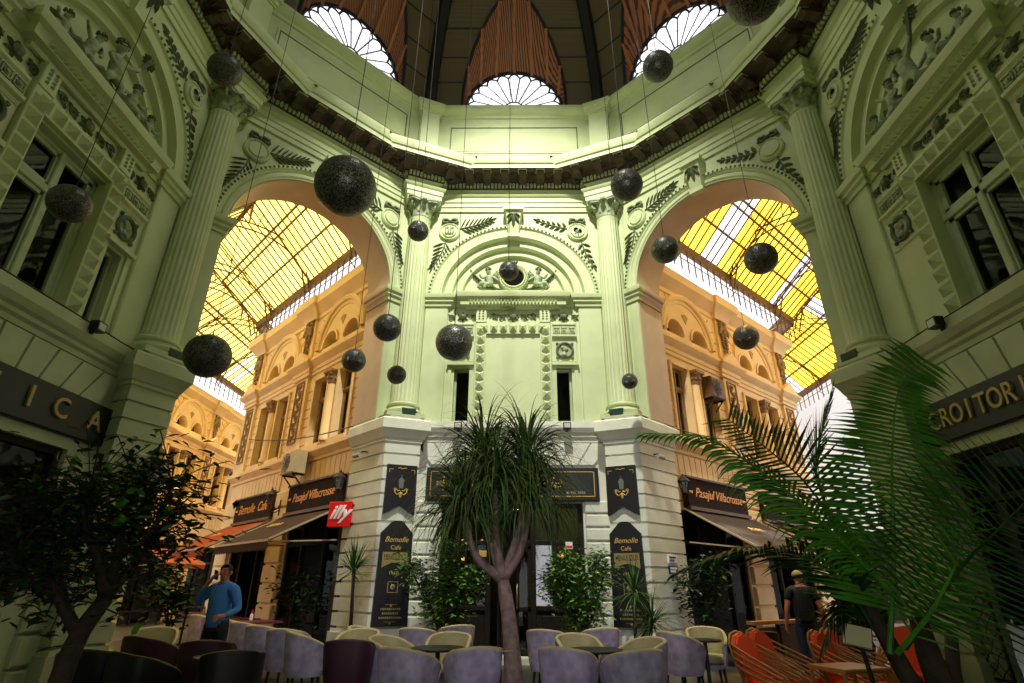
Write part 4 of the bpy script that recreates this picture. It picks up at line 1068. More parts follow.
cable('black cable lying along the ledge under the left-hand windows', [bay(2) @ V((x,-.17,5.13+.01*(i%2))) for i, x in enumerate((-2.2,-1,0,1.1,1.9,2.3))])
cable('black cable running down the corner beside the left-hand shop', [bay(2) @ V(p) for p in ((2.3,-.12,5.1),(2.36,-.24,4.7),(2.34,-.06,4.4),(2.33,-.06,3.6),(2.28,-.10,2.9),(2.25,-.1,2.0))], .02)
cable('black cable lying along the ledge of the right-hand wall', [bay(-2) @ V((x,-.17,5.13+.01*(i%2))) for i, x in enumerate((-2.2,-1.2,-.2,.9,2.0))])
cable('wire slung across the left passage in front of its upper windows', sag(FL @ V((-8.2,-.3,6.0)), CL @ V((-.45,-.5,5.12)), .25), .016)
cable('wire slung across the right passage below its upper windows', sag(CR @ V((.5,-.45,5.12)), FR @ V((7.4,-.4,6.6)), .55), .016)
# security cameras on the pier jambs
JL = lambda tt, z: CL @ at(-.40-.383*tt, -.55+.924*tt, z, radians(-67.5))
for Jf, lab in ((JL(.75,4.25),'white security camera on the left arch pier under its cap'),(JR(.55,4.18),'white security camera on the right arch pier under its cap')):
    t = thing('security_camera', lab, 'camera', Jf, 'security cameras'); b = MB(); b.tube([(0,0,.1),(0,-.12,.1),(-.05,-.2,.03)], .02, 5); b.build('arm', M['black'], t)
    b = MB(); b.lathe([(.001,-.16),(.05,-.16),(.05,.1),(.001,.1)], 10, (-.05,-.22,0), 'x'); b.build('camera_body', mat('grey camera casing', (.35,.36,.30), .4, var=.1), t, radians(40))
# wall lanterns
def lantern(lab, Mx, s=1.):
    t = thing('wall_lantern', lab, 'lamp', Mx, 'wrought iron lanterns')
    b = MB()
    for i in range(6): a = i*pi/3; b.tube([(.06*s*cos(a),-.28*s+.06*s*sin(a),0),(.11*s*cos(a),-.28*s+.11*s*sin(a),.24*s)], .010*s, 4)
    b.lathe([(.001,-.07*s),(.03*s,-.05*s),(.065*s,-.01*s),(.065*s,.01*s)], 6, (0,-.28*s,0)); b.lathe([(.14*s,.23*s),(.14*s,.25*s),(.08*s,.31*s),(.03*s,.36*s),(.03*s,.39*s),(.001,.45*s)], 6, (0,-.28*s,0))
    b.build('cage', M['black'], t)
    b = MB(); b.lathe([(.055*s,.0),(.10*s,.23*s)], 6, (0,-.28*s,0)); b.build('glass', mat_glass('frosted lantern glass', (.9,.85,.7), .1, .2, .3), t)
    b = MB(); b.tube([(0,0,-.1*s),(0,-.1*s,-.18*s),(0,-.24*s,-.16*s),(0,-.28*s,-.06*s)], .014*s, 5); scroll(b, (0,-.05*s), .06*s, 1); b.tube([(0,-.01,-.25*s),(0,-.01,.15*s)], .018*s, 5); b.build('bracket', M['black'], t)
    return t
lantern('wrought iron lantern on the dark left pier above the bushy tree', corner(1) @ at(.16,-.56,3.2), .95)
lantern('wrought iron lantern just behind the square red sign', FL @ at(-1.15,-.10,3.55), 1.1)
lantern('wrought iron lantern between the two shop signs of the left passage', FL @ at(-5.12,-.10,3.55), 1.1)
lantern('wrought iron lantern at the near end of the right passage sign', FR @ at(-.02,0,3.55), 1.1)
# air conditioners
def cooler(lab, Mx, w, h, d, m_):
    t = thing('air_conditioner', lab, 'air conditioner', Mx, 'air conditioners'); b = MB(); b.cham(-w/2,w/2,-d,0,0,h,.03); b.build('casing', m_, t)
    b = MB(); cx = -w*.12
    for r in (.3,.22,.14,.06): b.lathe([(h*r*1.35+.008,-d-.012),(h*r*1.35-.008,-d-.02)], 20, (cx,0,h/2), 'y')
    for i in range(8): a = i*pi/4; b.bar((cx,-d-.015,h/2),(cx+h*.42*cos(a),-d-.015,h/2+h*.42*sin(a)),.012,.01,(0,1,0))
    b.build('fan_grille', M['black'], t)
    b = MB(); b.bar((-w*.35,-d*.9,-.02),(-w*.35,.05,-.02),.04,.04); b.bar((w*.35,-d*.9,-.02),(w*.35,.05,-.02),.04,.04); b.bar((-w*.35,-.0,-.3),(-w*.35,-d*.8,-.02),.03,.03); b.bar((w*.35,0,-.3),(w*.35,-d*.8,-.02),.03,.03); b.build('bracket', M['black'], t)
cooler('beige air conditioner on the left passage front above the script sign', FL @ at(-3.95,-.24,4.25), .85, .62, .34, mat('yellowed plastic casing', (.55,.46,.28), .5, var=.1))
cooler('brown air conditioner filling a window head of the right passage', FR @ at(2.36,-.05,6.45), .72, .62, .32, mat('brown cooler casing', (.16,.09,.04), .5, var=.2))
cooler('pale air conditioner behind the bushy tree on the dark left pier', corner(1) @ at(.18,-.56,2.9), .6, .5, .22, mat('pale plastic casing', (.5,.55,.42), .5, var=.1))
# ------------------------------------------------------------------ passage shop signs, awnings
def shopsign(lab, Mx, words, w=3.05, col='gold'):
    t = thing('shop_sign', lab, 'sign', Mx, 'script signs of the passages'); b = MB(); b.cham(-w/2,w/2,-.14,0,3.24,4.0,.03); b.build('board', mat('brown black sign board', (.03,.017,.010), .8, var=.2, spec=.1), t)
    b = MB(); b.box(-w/2,w/2,-.20,-.1,3.20,3.28); b.box(-w/2,w/2,-.18,-.1,3.98,4.03); b.build('sill', mat('brown sign sill', (.12,.06,.025), .5, var=.2), t)
    for s, sz, x in words: text('lettering', s, sz, at(x,-.142,3.64), mat('orange gold lettering', (.85,.36,.05), .4, .1, var=.05), t, shear=.38, ext=.006)
    b = MB()
    for s in (-1,1): b.ball((s*(w/2-.22),-.145,3.64), .04, 4, (1,.3,1)); b.leaf((s*(w/2-.2),3.64), 0 if s > 0 else pi, .12, .07, .02, -.142)
    b.build('ornament', M['gold'], t)
shopsign('black script sign nearest the red square sign in the left passage', FL @ at(-3.05,-.02,0), [('Pasajul',.33,-.72),('Villacrosse',.33,.50)])
shopsign('black script sign farther in, above the orange awning of the left passage', FL @ at(-7.05,-.02,0), [('Bemolle',.40,-.5),('Cafe',.40,.75)])
shopsign('black script sign of the right passage half hidden by palm fronds', FR @ at(1.85,-.02,0), [('Pasajul',.33,-.72),('Villacrosse',.33,.50)])
shopsign('black script sign at the far end of the right passage', FR @ at(5.8,-.02,0), [('Villacrosse',.38,0)])
def awning(lab, Mx, w, out, drop, m_, z=3.2, scr=True):
    t = thing('awning', lab, 'awning', Mx, 'shop awnings'); b = MB()
    n = 16
    for sgn in (0,1):
        pass
    b.add([(-w/2,-.12,z),(w/2,-.12,z),(w/2,-out,z-drop),(-w/2,-out,z-drop),(-w/2,-.12,z-.03),(w/2,-.12,z-.03),(w/2,-out,z-drop-.03),(-w/2,-out,z-drop-.03)], [(0,1,2,3),(7,6,5,4),(0,3,7,4),(1,5,6,2)]); b.build('canvas', m_, t)
    b = MB(); k = int(w/.16)
    for i in range(k): x = -w/2+w*i/k; d = w/k; b.xz([(x,z-drop-.16)]+[(x+d*j/4, z-drop-.16-.05*sin(pi*j/4)) for j in (1,2,3)]+[(x+d,z-drop-.16),(x+d,z-drop),(x,z-drop)], -out-.012, -out+.004)
    b.build('scalloped_valance', m_, t)
    b = MB()
    for s in (-1,1): b.bar((s*w/2,-.1,z+.02),(s*w/2,-out,z-drop+.02),.03,.04); b.bar((s*(w/2-.15),-.05,z-.75),(s*(w/2-.15),-out,z-drop-.03),.03,.03)
    b.bar((-w/2,-out,z-drop),(w/2,-out,z-drop),.05,.05); b.build('frame', mat('pale awning frame', (.55,.42,.25), .4, var=.1), t)
    if scr:
        q = MB()
        for i in range(4): scroll(q, (-.28+.18*i, 0), .07, 1 if i%2 else -1, 1.3, .012)
        q.tube([(-.4,-.03,-.07),(.4,-.03,-.05)], .012, 4); sl = atan2(drop, out-.12)
        o = q.build('script_emblem', M['gold'], t); o.location = (0,-(out+.12)/2-.02,z-drop/2+.03); o.rotation_euler = (-(pi/2-sl),0,0)
M['brownawn'] = mat('brown awning canvas', (.060,.028,.016), .9, var=.15, scale=2, bump=.1)
M['orangeawn'] = mat('orange awning canvas', (.42,.07,.008), .9, var=.12, scale=2, bump=.1)
M['taupeawn'] = mat('taupe awning canvas', (.060,.042,.034), .9, var=.12, scale=2, bump=.1)
awning('brown awning with scalloped edge under the nearer left passage sign', FL @ at(-3.05,0,0), 3.3, 1.75, .85, M['brownawn'])
awning('orange awning under the farther left passage sign', FL @ at(-7.25,0,0), 3.4, 1.75, .85, M['orangeawn'])
awning('taupe awning of the right passage beside the right pier', FR @ at(1.95,0,0), 3.5, 1.75, .95, M['taupeawn'])
awning('dark awning at the far end of the right passage', FR @ at(5.9,0,0), 3.2, 1.6, .85, M['brownawn'])
t = thing('hanging_sign', 'square red sign with white slanting lettering hung on the left arch pier', 'sign', FL @ at(-.98,-.37,2.96,radians(35)))
b = MB(); b.cham(-.28,.28,-.04,.04,-.28,.28,.01); b.build('panel', M['red'], t); text('lettering', 'illy', .42, at(-.01,-.045,.03), M['white'], t, shear=.45, ext=.008, bevel=.012)
for z in (.2,-.2): b = MB(); b.bar((.28,0,z),(.5,.05,z),.03,.03); b.build('bracket', M['black'], t)
b = MB(); b.cham(-.20,.20,-.06,0,.3,2.95,.02); tag(b.build('notice_board', M['black'], None, False, FL @ at(-1.18,-.10,0)), 'narrow black board on the passage wall behind the yucca', 'sign')
b = MB(); b.cham(-.16,.16,-.06,0,.3,2.85,.02); tag(b.build('notice_board', M['black'], None, False, FR @ at(-.12,-.02,0)), 'narrow black board on the wall beside the enamel street plates', 'sign')
t = thing('shop_sign', 'small cream board with dark lettering over the far shop of the left passage', 'sign', FF @ at(27.4,-.02,0)); b = MB(); b.cham(-.8,.8,-.08,0,2.95,3.45,.02); b.build('board', M['cream'], t)
b = MB()
for i in range(5): b.box(-.5+.2*i,-.37+.2*i,-.09,-.075,3.1,3.3)
b.build('lettering', M['darkwood'], t)
awning('orange awning low on the far front of the left passage', FF @ at(25.2,0,0), 3.0, 1.4, .6, M['orangeawn'], 2.9, False)

# ------------------------------------------------------------------ mirror balls
def mat_mirror():
    m = bpy.data.materials.new('sequinned mirror tiles'); m.use_nodes = True; nt = m.node_tree; n = nt.nodes; b = n['Principled BSDF']
    tc = n.new('ShaderNodeTexCoord'); v = n.new('ShaderNodeTexVoronoi'); v.inputs['Scale'].default_value = 34
    nt.links.new(tc.outputs['Object'], v.inputs['Vector'])
    r = n.new('ShaderNodeValToRGB'); r.color_ramp.elements[0].color = (.02,.02,.018,1); r.color_ramp.elements[1].color = (.27,.27,.24,1); r.color_ramp.elements[0].position = .35
    sp_ = n.new('ShaderNodeSeparateColor'); nt.links.new(v.outputs['Color'], sp_.inputs[0]); nt.links.new(sp_.outputs[0], r.inputs['Fac']); nt.links.new(r.outputs[0], b.inputs['Base Color'])
    b.inputs['Metallic'].default_value = .6; b.inputs['Roughness'].default_value = .4
    bp = n.new('ShaderNodeBump'); bp.inputs['Strength'].default_value = .8; bp.inputs['Distance'].default_value = .03; nt.links.new(sp_.outputs[1], bp.inputs['Height']); nt.links.new(bp.outputs[0], b.inputs['Normal'])
    return m
M['mirror'] = mat_mirror()
sb = MB(); sb.lathe([(max(1e-4,sin(pi*j/18)), -cos(pi*j/18)) for j in range(19)], 36); cb = MB(); cb.lathe([(.10,.97),(.10,1.06),(.05,1.08),(.02,1.16)], 10)
sphere = sb.build('tiles', M['mirror']); capm = cb.build('cap', M['black'])
BALLS = [(222,73,16,.28,'mirror ball in front of the far left column capital'),(344,188,30,.42,'largest mirror ball, in front of the left arch crown'),(68,208,19,.22,'mirror ball in front of the left-hand window'),
 (208,359,22,.33,'mirror ball beside the far left pier cap, catching the passage roof'),(387,329,14,.25,'mirror ball in front of the right edge of the left arch'),(397,376,9.5,.2,'small mirror ball low in front of the column left of the central bay'),
 (417,232,10.5,.22,'small mirror ball just under the capital left of the central bay'),(354,362,12,.25,'mirror ball in front of the upper windows of the left passage'),(454,343,18.5,.38,'big mirror ball in front of the left narrow window head, central bay'),
 (508,271,10,.22,'small mirror ball overlapping the cherubs\' round opening'),(625,184,16,.28,'mirror ball in front of the entablature right of the central bay'),(664,248,14,.28,'mirror ball at the left edge of the right arch'),
 (760,256,16,.32,'mirror ball in front of the yellow roof in the right arch'),(746,335,12.5,.3,'mirror ball in front of the right passage cornice'),(630,380,8,.18,'smallest mirror ball, in front of the column right of the central bay'),
 (655,65,15,.28,'mirror ball at the sill of the right lunette'),(750,-6,26,.36,'large mirror ball cut by the top edge right of the lunettes')]
for u, v, rp, R, lab in BALLS:
    f = 545.2*R/rp; q = ray(u,v); p = V((.106+q[0]*f, q[1]*f, 1.45+q[2]*f))
    t = thing('mirror_ball', lab, 'mirror ball', at(p.x,p.y,p.z), 'mirror balls hung in the hall')
    o = sphere.copy(); COL.objects.link(o); o.parent = t; o.scale = (R,R,R); o.rotation_euler = (random.uniform(-.2,.2), random.uniform(-.2,.2), random.uniform(0,6))
    o = capm.copy(); COL.objects.link(o); o.parent = t; o.scale = (R,R,R)
    rr = sqrt(p.x**2+(p.y-CY)**2); top = ZD+HD*sqrt(max(0,1-(rr/RD)**2)) if rr < 5.6 else 15.6
    b = MB(); b.tube([(0,0,R*1.1),(0,0,top-p.z-.1)], .007, 4); b.build('wire', M['black'], t)
bpy.data.objects.remove(sphere); bpy.data.objects.remove(capm)
# ------------------------------------------------------------------ café furniture
M['lilac'] = mat('grey lilac upholstery', (.42,.365,.49), .75, var=.35, scale=7, bump=.25, bscale=14)
M['beige'] = mat('olive beige upholstery', (.44,.39,.20), .7, var=.15, scale=8)
M['rim'] = mat('pale seat piping', (.50,.42,.24), .55, var=.1)
M['wine'] = mat('dark wine leather', (.055,.018,.030), .45, var=.2)
M['winein'] = mat('maroon seat lining', (.16,.035,.045), .5, var=.2)
M['blackleather'] = mat('black leather', (.015,.013,.014), .4, var=.2)
M['maroon'] = mat('maroon tablecloth', (.17,.035,.055), .6, var=.15)
def tub_proto(mo, mi, mr):
    root = link('tub_chair', None)
    N = 40; A = radians(132); SQ = lambda a: (abs(cos(a))**3.2+abs(sin(a))**3.2)**(-1/3.2)*.94
    def top(a): return .60+.22*cos(pi/2*min(1,abs(a)/A))**.75
    out, inn, rim = MB(), MB(), MB(); vo, vi, rp = [], [], []
    for i in range(N+1):
        a = -A+2*A*i/N; t = top(a); ca, sa = cos(a), sin(a)
        for r, z in ((.27,.26),(.30,.40),(.325,.60 if t > .62 else .6),(.34,t)): vo.append((r*sa*SQ(a), r*ca*SQ(a), min(z,t)))
        for r, z in ((.25,.40),(.265,.55),(.285,t)): vi.append((r*sa*SQ(a), r*ca*SQ(a), min(z,t)))
        rp.append((.313*sa*SQ(a), .313*ca*SQ(a), t+.005))
    out.add(vo, [(i*4+j, (i+1)*4+j, (i+1)*4+j+1, i*4+j+1) for i in range(N) for j in range(3)])
    inn.add(vi, [(i*3+j, i*3+j+1, (i+1)*3+j+1, (i+1)*3+j) for i in range(N) for j in range(2)])
    for e, i in ((0,0),(1,N)):                                                    # closed arm fronts
        out.add([vo[i*4],vo[i*4+1],vo[i*4+3],vi[i*3+2],vi[i*3]], [(0,1,2,3,4)])
    out.lathe([(.001,.26),(.27,.26),(.28,.33)], 26)
    rim.tube(rp, .026, 8)
    out.build('shell', mo, root, radians(50)); inn.build('inner_lining', mi, root, True); rim.build('rim_piping', mr, root, True)
    c = MB(); c.lathe([(.001,.33),(.24,.33),(.265,.36),(.268,.42),(.24,.455),(.001,.46)], 26); c.build('seat_cushion', mi, root, True)
    for x, y in ((-.19,-.17),(.19,-.17),(-.17,.17),(.17,.17)):
        l = MB(); l.tube([(x,y,.27),(x*1.12,y*1.12,0)], [.024,.016], 8); l.build('leg', M['black'], root)
    return root
protos = {'grey':tub_proto(M['lilac'],M['beige'],M['rim']), 'wine':tub_proto(M['wine'],M['winein'],M['wine']), 'black':tub_proto(M['blackleather'],M['blackleather'],M['blackleather'])}
def tub(kind, x, y, face, label, s=1.):
    """face: plan angle (degrees) the sitter looks towards; 90 = away from the camera"""
    o = copy_tree(protos[kind], None, at(x, y, 0, radians(face+90))); tag(o, label, 'chair', 'tub chairs of the café'); o.scale = (s,s,s); return o
for a in (
 ('grey',-1.10,7.06,60,'lilac tub chair from behind, front left of the table left of the palm trunk'),
 ('grey',-.40,7.15,112,'lilac tub chair seen from behind, just left of the palm trunk'),
 ('grey',-.86,8.75,-95,'tub chair facing the camera across the table left of the palm trunk'),
 ('grey',-1.52,8.25,-25,'sideways tub chair at the left end of the table left of the palm trunk'),
 ('grey',-1.48,10.15,75,'lilac tub chair seen from behind, left of a pair before the left menu board'),
 ('grey',-.98,10.9,115,'lilac tub chair seen from behind below the left café window'),
 ('grey',-2.35,10.2,-10,'tub chair with only one pale arm showing under the left menu board'),
 ('grey',.70,7.15,62,'lilac tub chair from behind, front left of the table right of the palm trunk'),
 ('grey',1.38,7.0,112,'lilac tub chair from behind, front right of the table right of the palm trunk'),
 ('grey',.98,8.65,-75,'tub chair showing its olive lining across the table right of the palm trunk'),
 ('grey',1.72,8.2,-150,'olive-lined tub chair at the right end of the table right of the palm trunk'),
 ('grey',.60,9.9,70,'tub chair beside the café door handle, left of the rear pair'),
 ('grey',1.48,10.4,105,'tub chair in front of the right café window, right of the rear pair'),
 ('wine',-2.02,7.95,95,'dark wine tub chair from behind, left of the grey cluster'),
 ('grey',-2.32,9.35,-100,'tub chair with pale lining facing the camera behind the dark wine chair'),
 ('grey',-3.0,9.2,30,'lilac tub chair turned to the right, left of the dark wine chair'),
 ('grey',-3.48,9.75,80,'lilac tub chair seen from behind at the near end of the passage row'),
 ('grey',-4.15,10.5,68,'lilac tub chair seen from behind, second from the near end of the passage row'),
 ('grey',-4.80,11.3,66,'lilac tub chair seen from behind, third from the near end of the passage row'),
 ('grey',-5.50,12.15,66,'lilac tub chair seen from behind, behind the man in blue'),
 ('grey',-6.25,13.05,64,'lilac tub chair seen from behind, left of the man in blue'),
 ('grey',-7.0,13.95,64,'lilac tub chair seen from behind, farthest of the passage row'),
 ('grey',-5.45,9.45,-60,'tub chair with cream lining low beside the dark left pier'),
 ('wine',-4.75,8.25,65,'dark wine tub chair left of the man in blue'),
 ('wine',-3.72,7.72,105,'dark wine tub chair with maroon lining in front of the man in blue'),
 ('black',-2.9,6.6,120,'black tub chair in the dark foreground, right of three'),
 ('black',-3.65,6.35,60,'black tub chair in the dark foreground, middle of three'),
 ('black',-4.35,6.6,100,'black tub chair in the dark foreground, left of three'),
 ('grey',2.62,9.55,25,'lilac tub chair in profile by the right pier plant'),
 ('grey',3.25,10.3,-100,'tub chair with cream lining facing the camera beside the right arch pier'),
 ('wine',3.85,9.75,95,'dark wine tub chair in the right arch left of the orange chairs'),
): tub(*a)
for o in list(protos.values()):
    for ch in list(o.children): bpy.data.objects.remove(ch)
    bpy.data.objects.remove(o)
def round_table(x, y, r, h, label, m_):
    t = thing('round_table', label, 'table', at(x,y,0), 'round café tables'); b = MB(); b.lathe([(.001,h-.03),(r-.01,h-.03),(r,h-.02),(r,h-.005),(r-.01,h),(.001,h)], 28); b.build('tabletop', m_, t, radians(40))
    b = MB(); b.tube([(0,0,.03),(0,0,h-.03)], .03, 10); b.build('pedestal', M['black'], t)
    b = MB(); b.lathe([(.22,0),(.22,.015),(.05,.04),(.03,.06)], 20); b.build('foot', M['black'], t, radians(40))
    return t
round_table(-.9,7.95,.34,.74,'round black table ringed by grey tub chairs left of the palm trunk',M['black'])
round_table(1.1,7.85,.34,.74,'round black table ringed by grey tub chairs right of the palm trunk',M['black'])
round_table(-1.3,11.45,.3,.72,'round black table near the left café window',M['black'])
round_table(1.05,11.2,.3,.72,'round black table near the right café window',M['black'])
round_table(-3.3,7.3,.34,.70,'round black table among the dark foreground chairs',M['black'])
round_table(3.1,9.9,.26,.70,'small round table between the two chairs by the right arch',M['black'])
def sq_table(x, y, rz, w, d, label, m_):
    t = thing('cafe_table', label, 'table', at(x,y,0,rz), 'maroon tables of the left passage'); b = MB(); b.cham(-w/2,w/2,-d/2,d/2,.72,.76,.01); b.build('tabletop', m_, t)
    b = MB(); b.tube([(0,0,.02),(0,0,.72)], .03, 8); b.box(-.25,.25,-.03,.03,0,.03); b.box(-.03,.03,-.25,.25,0,.03); b.build('pedestal', M['black'], t)
for i, (L, lab) in enumerate(((1.9,'maroon topped table nearest the red square sign'),(3.1,'second maroon topped table in the row under the brown awning'),(4.3,'third maroon topped table in the row under the brown awning'),(5.5,'fourth maroon topped table in the left passage row'),(6.7,'farthest maroon topped table in the left passage row'))):
    p = FL @ V((-L,-1.5,0)); sq_table(p.x, p.y, radians(-45+8), .85, .75, lab, M['maroon'])
# rattan armchairs with orange pads
M['cane'] = mat('honey rattan cane', (.42,.19,.045), .4, var=.2)
M['orange'] = mat('orange red cushion', (.85,.075,.012), .7, var=.06, bump=.15, bscale=60)
rp = link('rattan_armchair', None)
b = MB(); b.v = []; 
seat = MB(); P = [(-.24,-.22),(.24,-.22),(.25,.2),(.2,.25),(-.2,.25),(-.25,.2)]; seat.poly(P, .40, .43); seat.poly([(x*.96,y*.96) for x,y in P], .43, .47); seat.build('seat_pad', M['orange'], rp)
back = MB(); outl = [(-.20,0),(.20,0),(.23,.25),(.21,.42),(.13,.50),(0,.53),(-.13,.50),(-.21,.42),(-.23,.25)]; back.xz(outl, 0, .05); back.xz([(x*.93,.02+z*.94) for x,z in outl], -.02, 0)
back.v = [(x, .22+y+.30*(z/.5)*.55, .45+z*.96) for x,y,z in back.v]; back.build('back_pad', M['orange'], rp)
bf = MB(); bf.tube([(x*1.06, .26+.03+.30*(z/.5)*.55, .45+z*.98) for x,z in outl[1:]+outl[:1]][0:9], .016, 6); bf.tube([(-.2,.25,.45),(-.2,.25,.2)], .016, 6); bf.build('back_frame', M['cane'], rp, True)
for s in (-1,1):
    a = MB()
    for k_ in range(4):                                                # fan of parallel canes sweeping from the back into the front leg
        o_ = k_*.045; a.tube([(s*(.22+.01*k_), .42-.02*k_, .86-o_*1.6),(s*(.27+.01*k_), .2-.02*k_, .76-o_*1.5),(s*(.29+.005*k_), -.05-.01*k_, .66-o_*1.2),(s*.29, -.22+o_*.3, .58-o_*.9),(s*.285,-.30+o_*.5,.46-o_*.6),(s*.28,-.30+o_*.5,.3)], .013, 6)
    a.build('armrest', M['cane'], rp, True)
    for y0, y1 in ((-.28,-.30),(.22,.26)): l = MB(); l.tube([(s*.26,y0,.42),(s*.28,y1,0)], .02, 8); l.build('leg', M['cane'], rp)
q = MB(); q.tube([(-.26,-.26,.2),(.26,-.26,.2)], .014, 6); q.tube([(-.26,.24,.2),(.26,.24,.2)], .014, 6); q.tube([(-.27,-.26,.36),(-.26,.24,.36)], .014, 6); q.tube([(.27,-.26,.36),(.26,.24,.36)], .014, 6); q.build('stretcher', M['cane'], rp)
for x, y, f, lab in ((3.04,7.12,-50,'leftmost rattan armchair with orange red pads'),(3.46,7.68,-50,'second rattan armchair from the left with orange red pads'),(4.08,7.35,-50,'middle rattan armchair with orange pads, behind the little rattan table'),
                     (4.50,7.88,-50,'rattan armchair with orange pads just left of the slanting menu stand'),(5.12,8.15,-130,'rattan armchair with orange pads behind the slanting menu stand'),(5.5,8.65,-140,'rattan armchair with orange pads farthest right, behind the palm trunk')):
    tag(copy_tree(rp, None, at(x,y,0,radians(f+90))), lab, 'chair', 'rattan armchairs with orange pads')
for ch in list(rp.children): bpy.data.objects.remove(ch)
bpy.data.objects.remove(rp)
t = thing('rattan_table', 'low rattan table with wooden top among the orange chairs', 'table', at(3.62,6.72,0,.3)); b = MB(); b.cham(-.30,.30,-.25,.25,.66,.70,.012); b.build('tabletop', mat('varnished wooden top', (.50,.20,.05), .35, var=.2), t)
for x in (-.28,.28):
    for y in (-.22,.22): l = MB(); l.tube([(x,y,.66),(x*1.05,y*1.05,0)], .02, 8); l.build('leg', M['cane'], t)
b = MB()
for z in (.2,.26,.32): b.tube([(-.28,-.22,z),(.28,-.22,z),(.28,.22,z),(-.28,.22,z),(-.28,-.22,z)], .014, 6)
b.build('shelf_canes', M['cane'], t)
# slanting menu stands
t = thing('menu_stand', 'slanting cream menu stand on a dark post among the orange chairs', 'stand', at(3.46,6.12,0,radians(-15)))
b = MB(); b.tube([(.10,0,0),(.02,0,.95)], .022, 8); b.build('post', M['black'], t); b = MB(); b.lathe([(.2,0),(.2,.02),(.04,.04)], 18, (.10,0,0)); b.build('foot', M['black'], t)
b = MB(); b.M = Matrix.Translation((0,0,1.02)) @ Matrix.Rotation(radians(-50),4,'X') @ Matrix.Rotation(radians(18),4,'Y'); b.box(-.12,.12,-.010,.010,-.13,.13); b.build('menu_board', mat('cream menu card', (.62,.60,.46), .5, var=.05), t)
b = MB(); b.M = Matrix.Translation((0,0,1.02)) @ Matrix.Rotation(radians(-50),4,'X') @ Matrix.Rotation(radians(18),4,'Y'); b.box(-.13,.13,.010,.018,-.14,.14); b.build('backing', M['black'], t)
t = thing('menu_stand', 'clear acrylic menu holder at the right edge in front of the lattice grille', 'stand', at(3.88,4.50,-.06,radians(-40)))
b = MB(); b.tube([(0,.03,0),(0,.03,.7)], .02, 8); b.lathe([(.2,0),(.2,.02),(.03,.04)], 18, (0,.03,0)); b.build('post', M['black'], t)
b = MB(); b.M = Matrix.Rotation(radians(-12),4,'X'); b.box(-.13,.13,-.01,.0,.86,1.28); b.build('acrylic_sheet', mat('clear acrylic over pale paper', (.42,.46,.48), .1, var=.25, scale=3), t)
b = MB(); b.M = Matrix.Rotation(radians(-12),4,'X'); b.xz([(-.17,.84),(-.13,.84),(-.13,1.30),(-.16,1.30),(-.18,1.26),(-.165,1.2),(-.175,1.05),(-.165,.95)], -.015, .0); b.tube([(-.13,-.005,.84),(-.13,-.005,1.32)], .008, 5); b.build('frame', mat('clear acrylic edge', (.55,.58,.58), .15, var=.1), t)
# wooden barrier along the right passage terrace
t = thing('terrace_rail', 'low dark terrace barrier with a wooden top rail in the right arch', 'barrier', at(0,0,0)); 
b = MB(); b.bar((4.2,10.8,.88),(7.6,13.2,.88),.14,.06); b.build('top_rail', mat('worn wooden rail', (.42,.20,.08), .5, var=.3), t)
for i in range(6): q = MB(); p0 = V((4.2,10.8,0))+V((3.4,2.4,0))*(i/5); q.bar(p0, p0+V((0,0,.86)), .06, .06); q.build('post', M['darkwood'], t)
b = MB(); b.bar((4.2,10.82,.44),(7.6,13.22,.44),.03,.72); b.build('panel', M['wine'], t)
# planters: see the plants below
t = thing('planter_box', 'long black planter box in the dark left foreground', 'planter', at(-3.7,4.75,0,radians(55)))
b = MB(); b.cham(-1.1,1.1,-.26,.26,0,.62,.02); b.build('trough', M['black'], t); b = MB(); b.box(-1.04,1.04,-.2,.2,.6,.63); b.build('soil', mat('potting soil', (.02,.014,.009), .9, var=.3), t)
t = thing('planter_box', 'black planter box beside the palm at the lower right', 'planter', at(4.45,5.55,0,radians(-50)))
b = MB(); b.cham(-.5,.5,-.28,.28,0,.62,.02); b.build('trough', M['black'], t); b = MB(); b.box(-.45,.45,-.22,.22,.6,.63); b.build('soil', MATS['potting soil'], t)
# clutter of the far terrace tables
for i, (L, y, k_, lab) in enumerate(((2.2,-1.5,0,'red and white sauce bottle on the nearest maroon table'),(5.3,-1.5,0,'red and white sauce bottle on the fourth maroon table'))):
    p = FL @ V((-L,y,.76)); t = thing('sauce_bottle', lab, 'bottle', at(p.x,p.y,.76)); b = MB(); b.lathe([(.001,0),(.035,0),(.035,.1),(.02,.13)], 12); b.build('bottle', M['white'], t, radians(40)); b = MB(); b.lathe([(.02,.13),(.02,.17),(.008,.2),(.001,.21)], 10); b.build('cap', M['red'], t, radians(40))
# ------------------------------------------------------------------ plants
def leafmat(name, c, var=.35, rough=.45, tr=.25):
    m = mat(name, c, rough, var=var, scale=5, spec=.18); return m
M['palm'] = leafmat('palm green', (.075,.25,.022)); M['palmdark'] = leafmat('deep palm green', (.022,.075,.012)); M['palmlite'] = leafmat('fresh palm green', (.10,.32,.025))
M['ficus'] = leafmat('dark ficus green', (.018,.05,.010)); M['schef'] = leafmat('schefflera green', (.13,.27,.05)); M['pony'] = leafmat('strap leaf green', (.06,.105,.022), .6); M['yucca'] = leafmat('yucca green', (.06,.13,.03))
M['bark'] = mat('brown bark', (.27,.18,.155), .8, var=.4, scale=12, bump=.6, bscale=18); M['darkbark'] = mat('dark bark', (.045,.028,.018), .8, var=.4, scale=12, bump=.5, bscale=20)
M['pot'] = mat('dark plant pot', (.03,.026,.024), .5, var=.2); M['whitepot'] = mat('white plant pot', (.6,.58,.5), .4, var=.1)
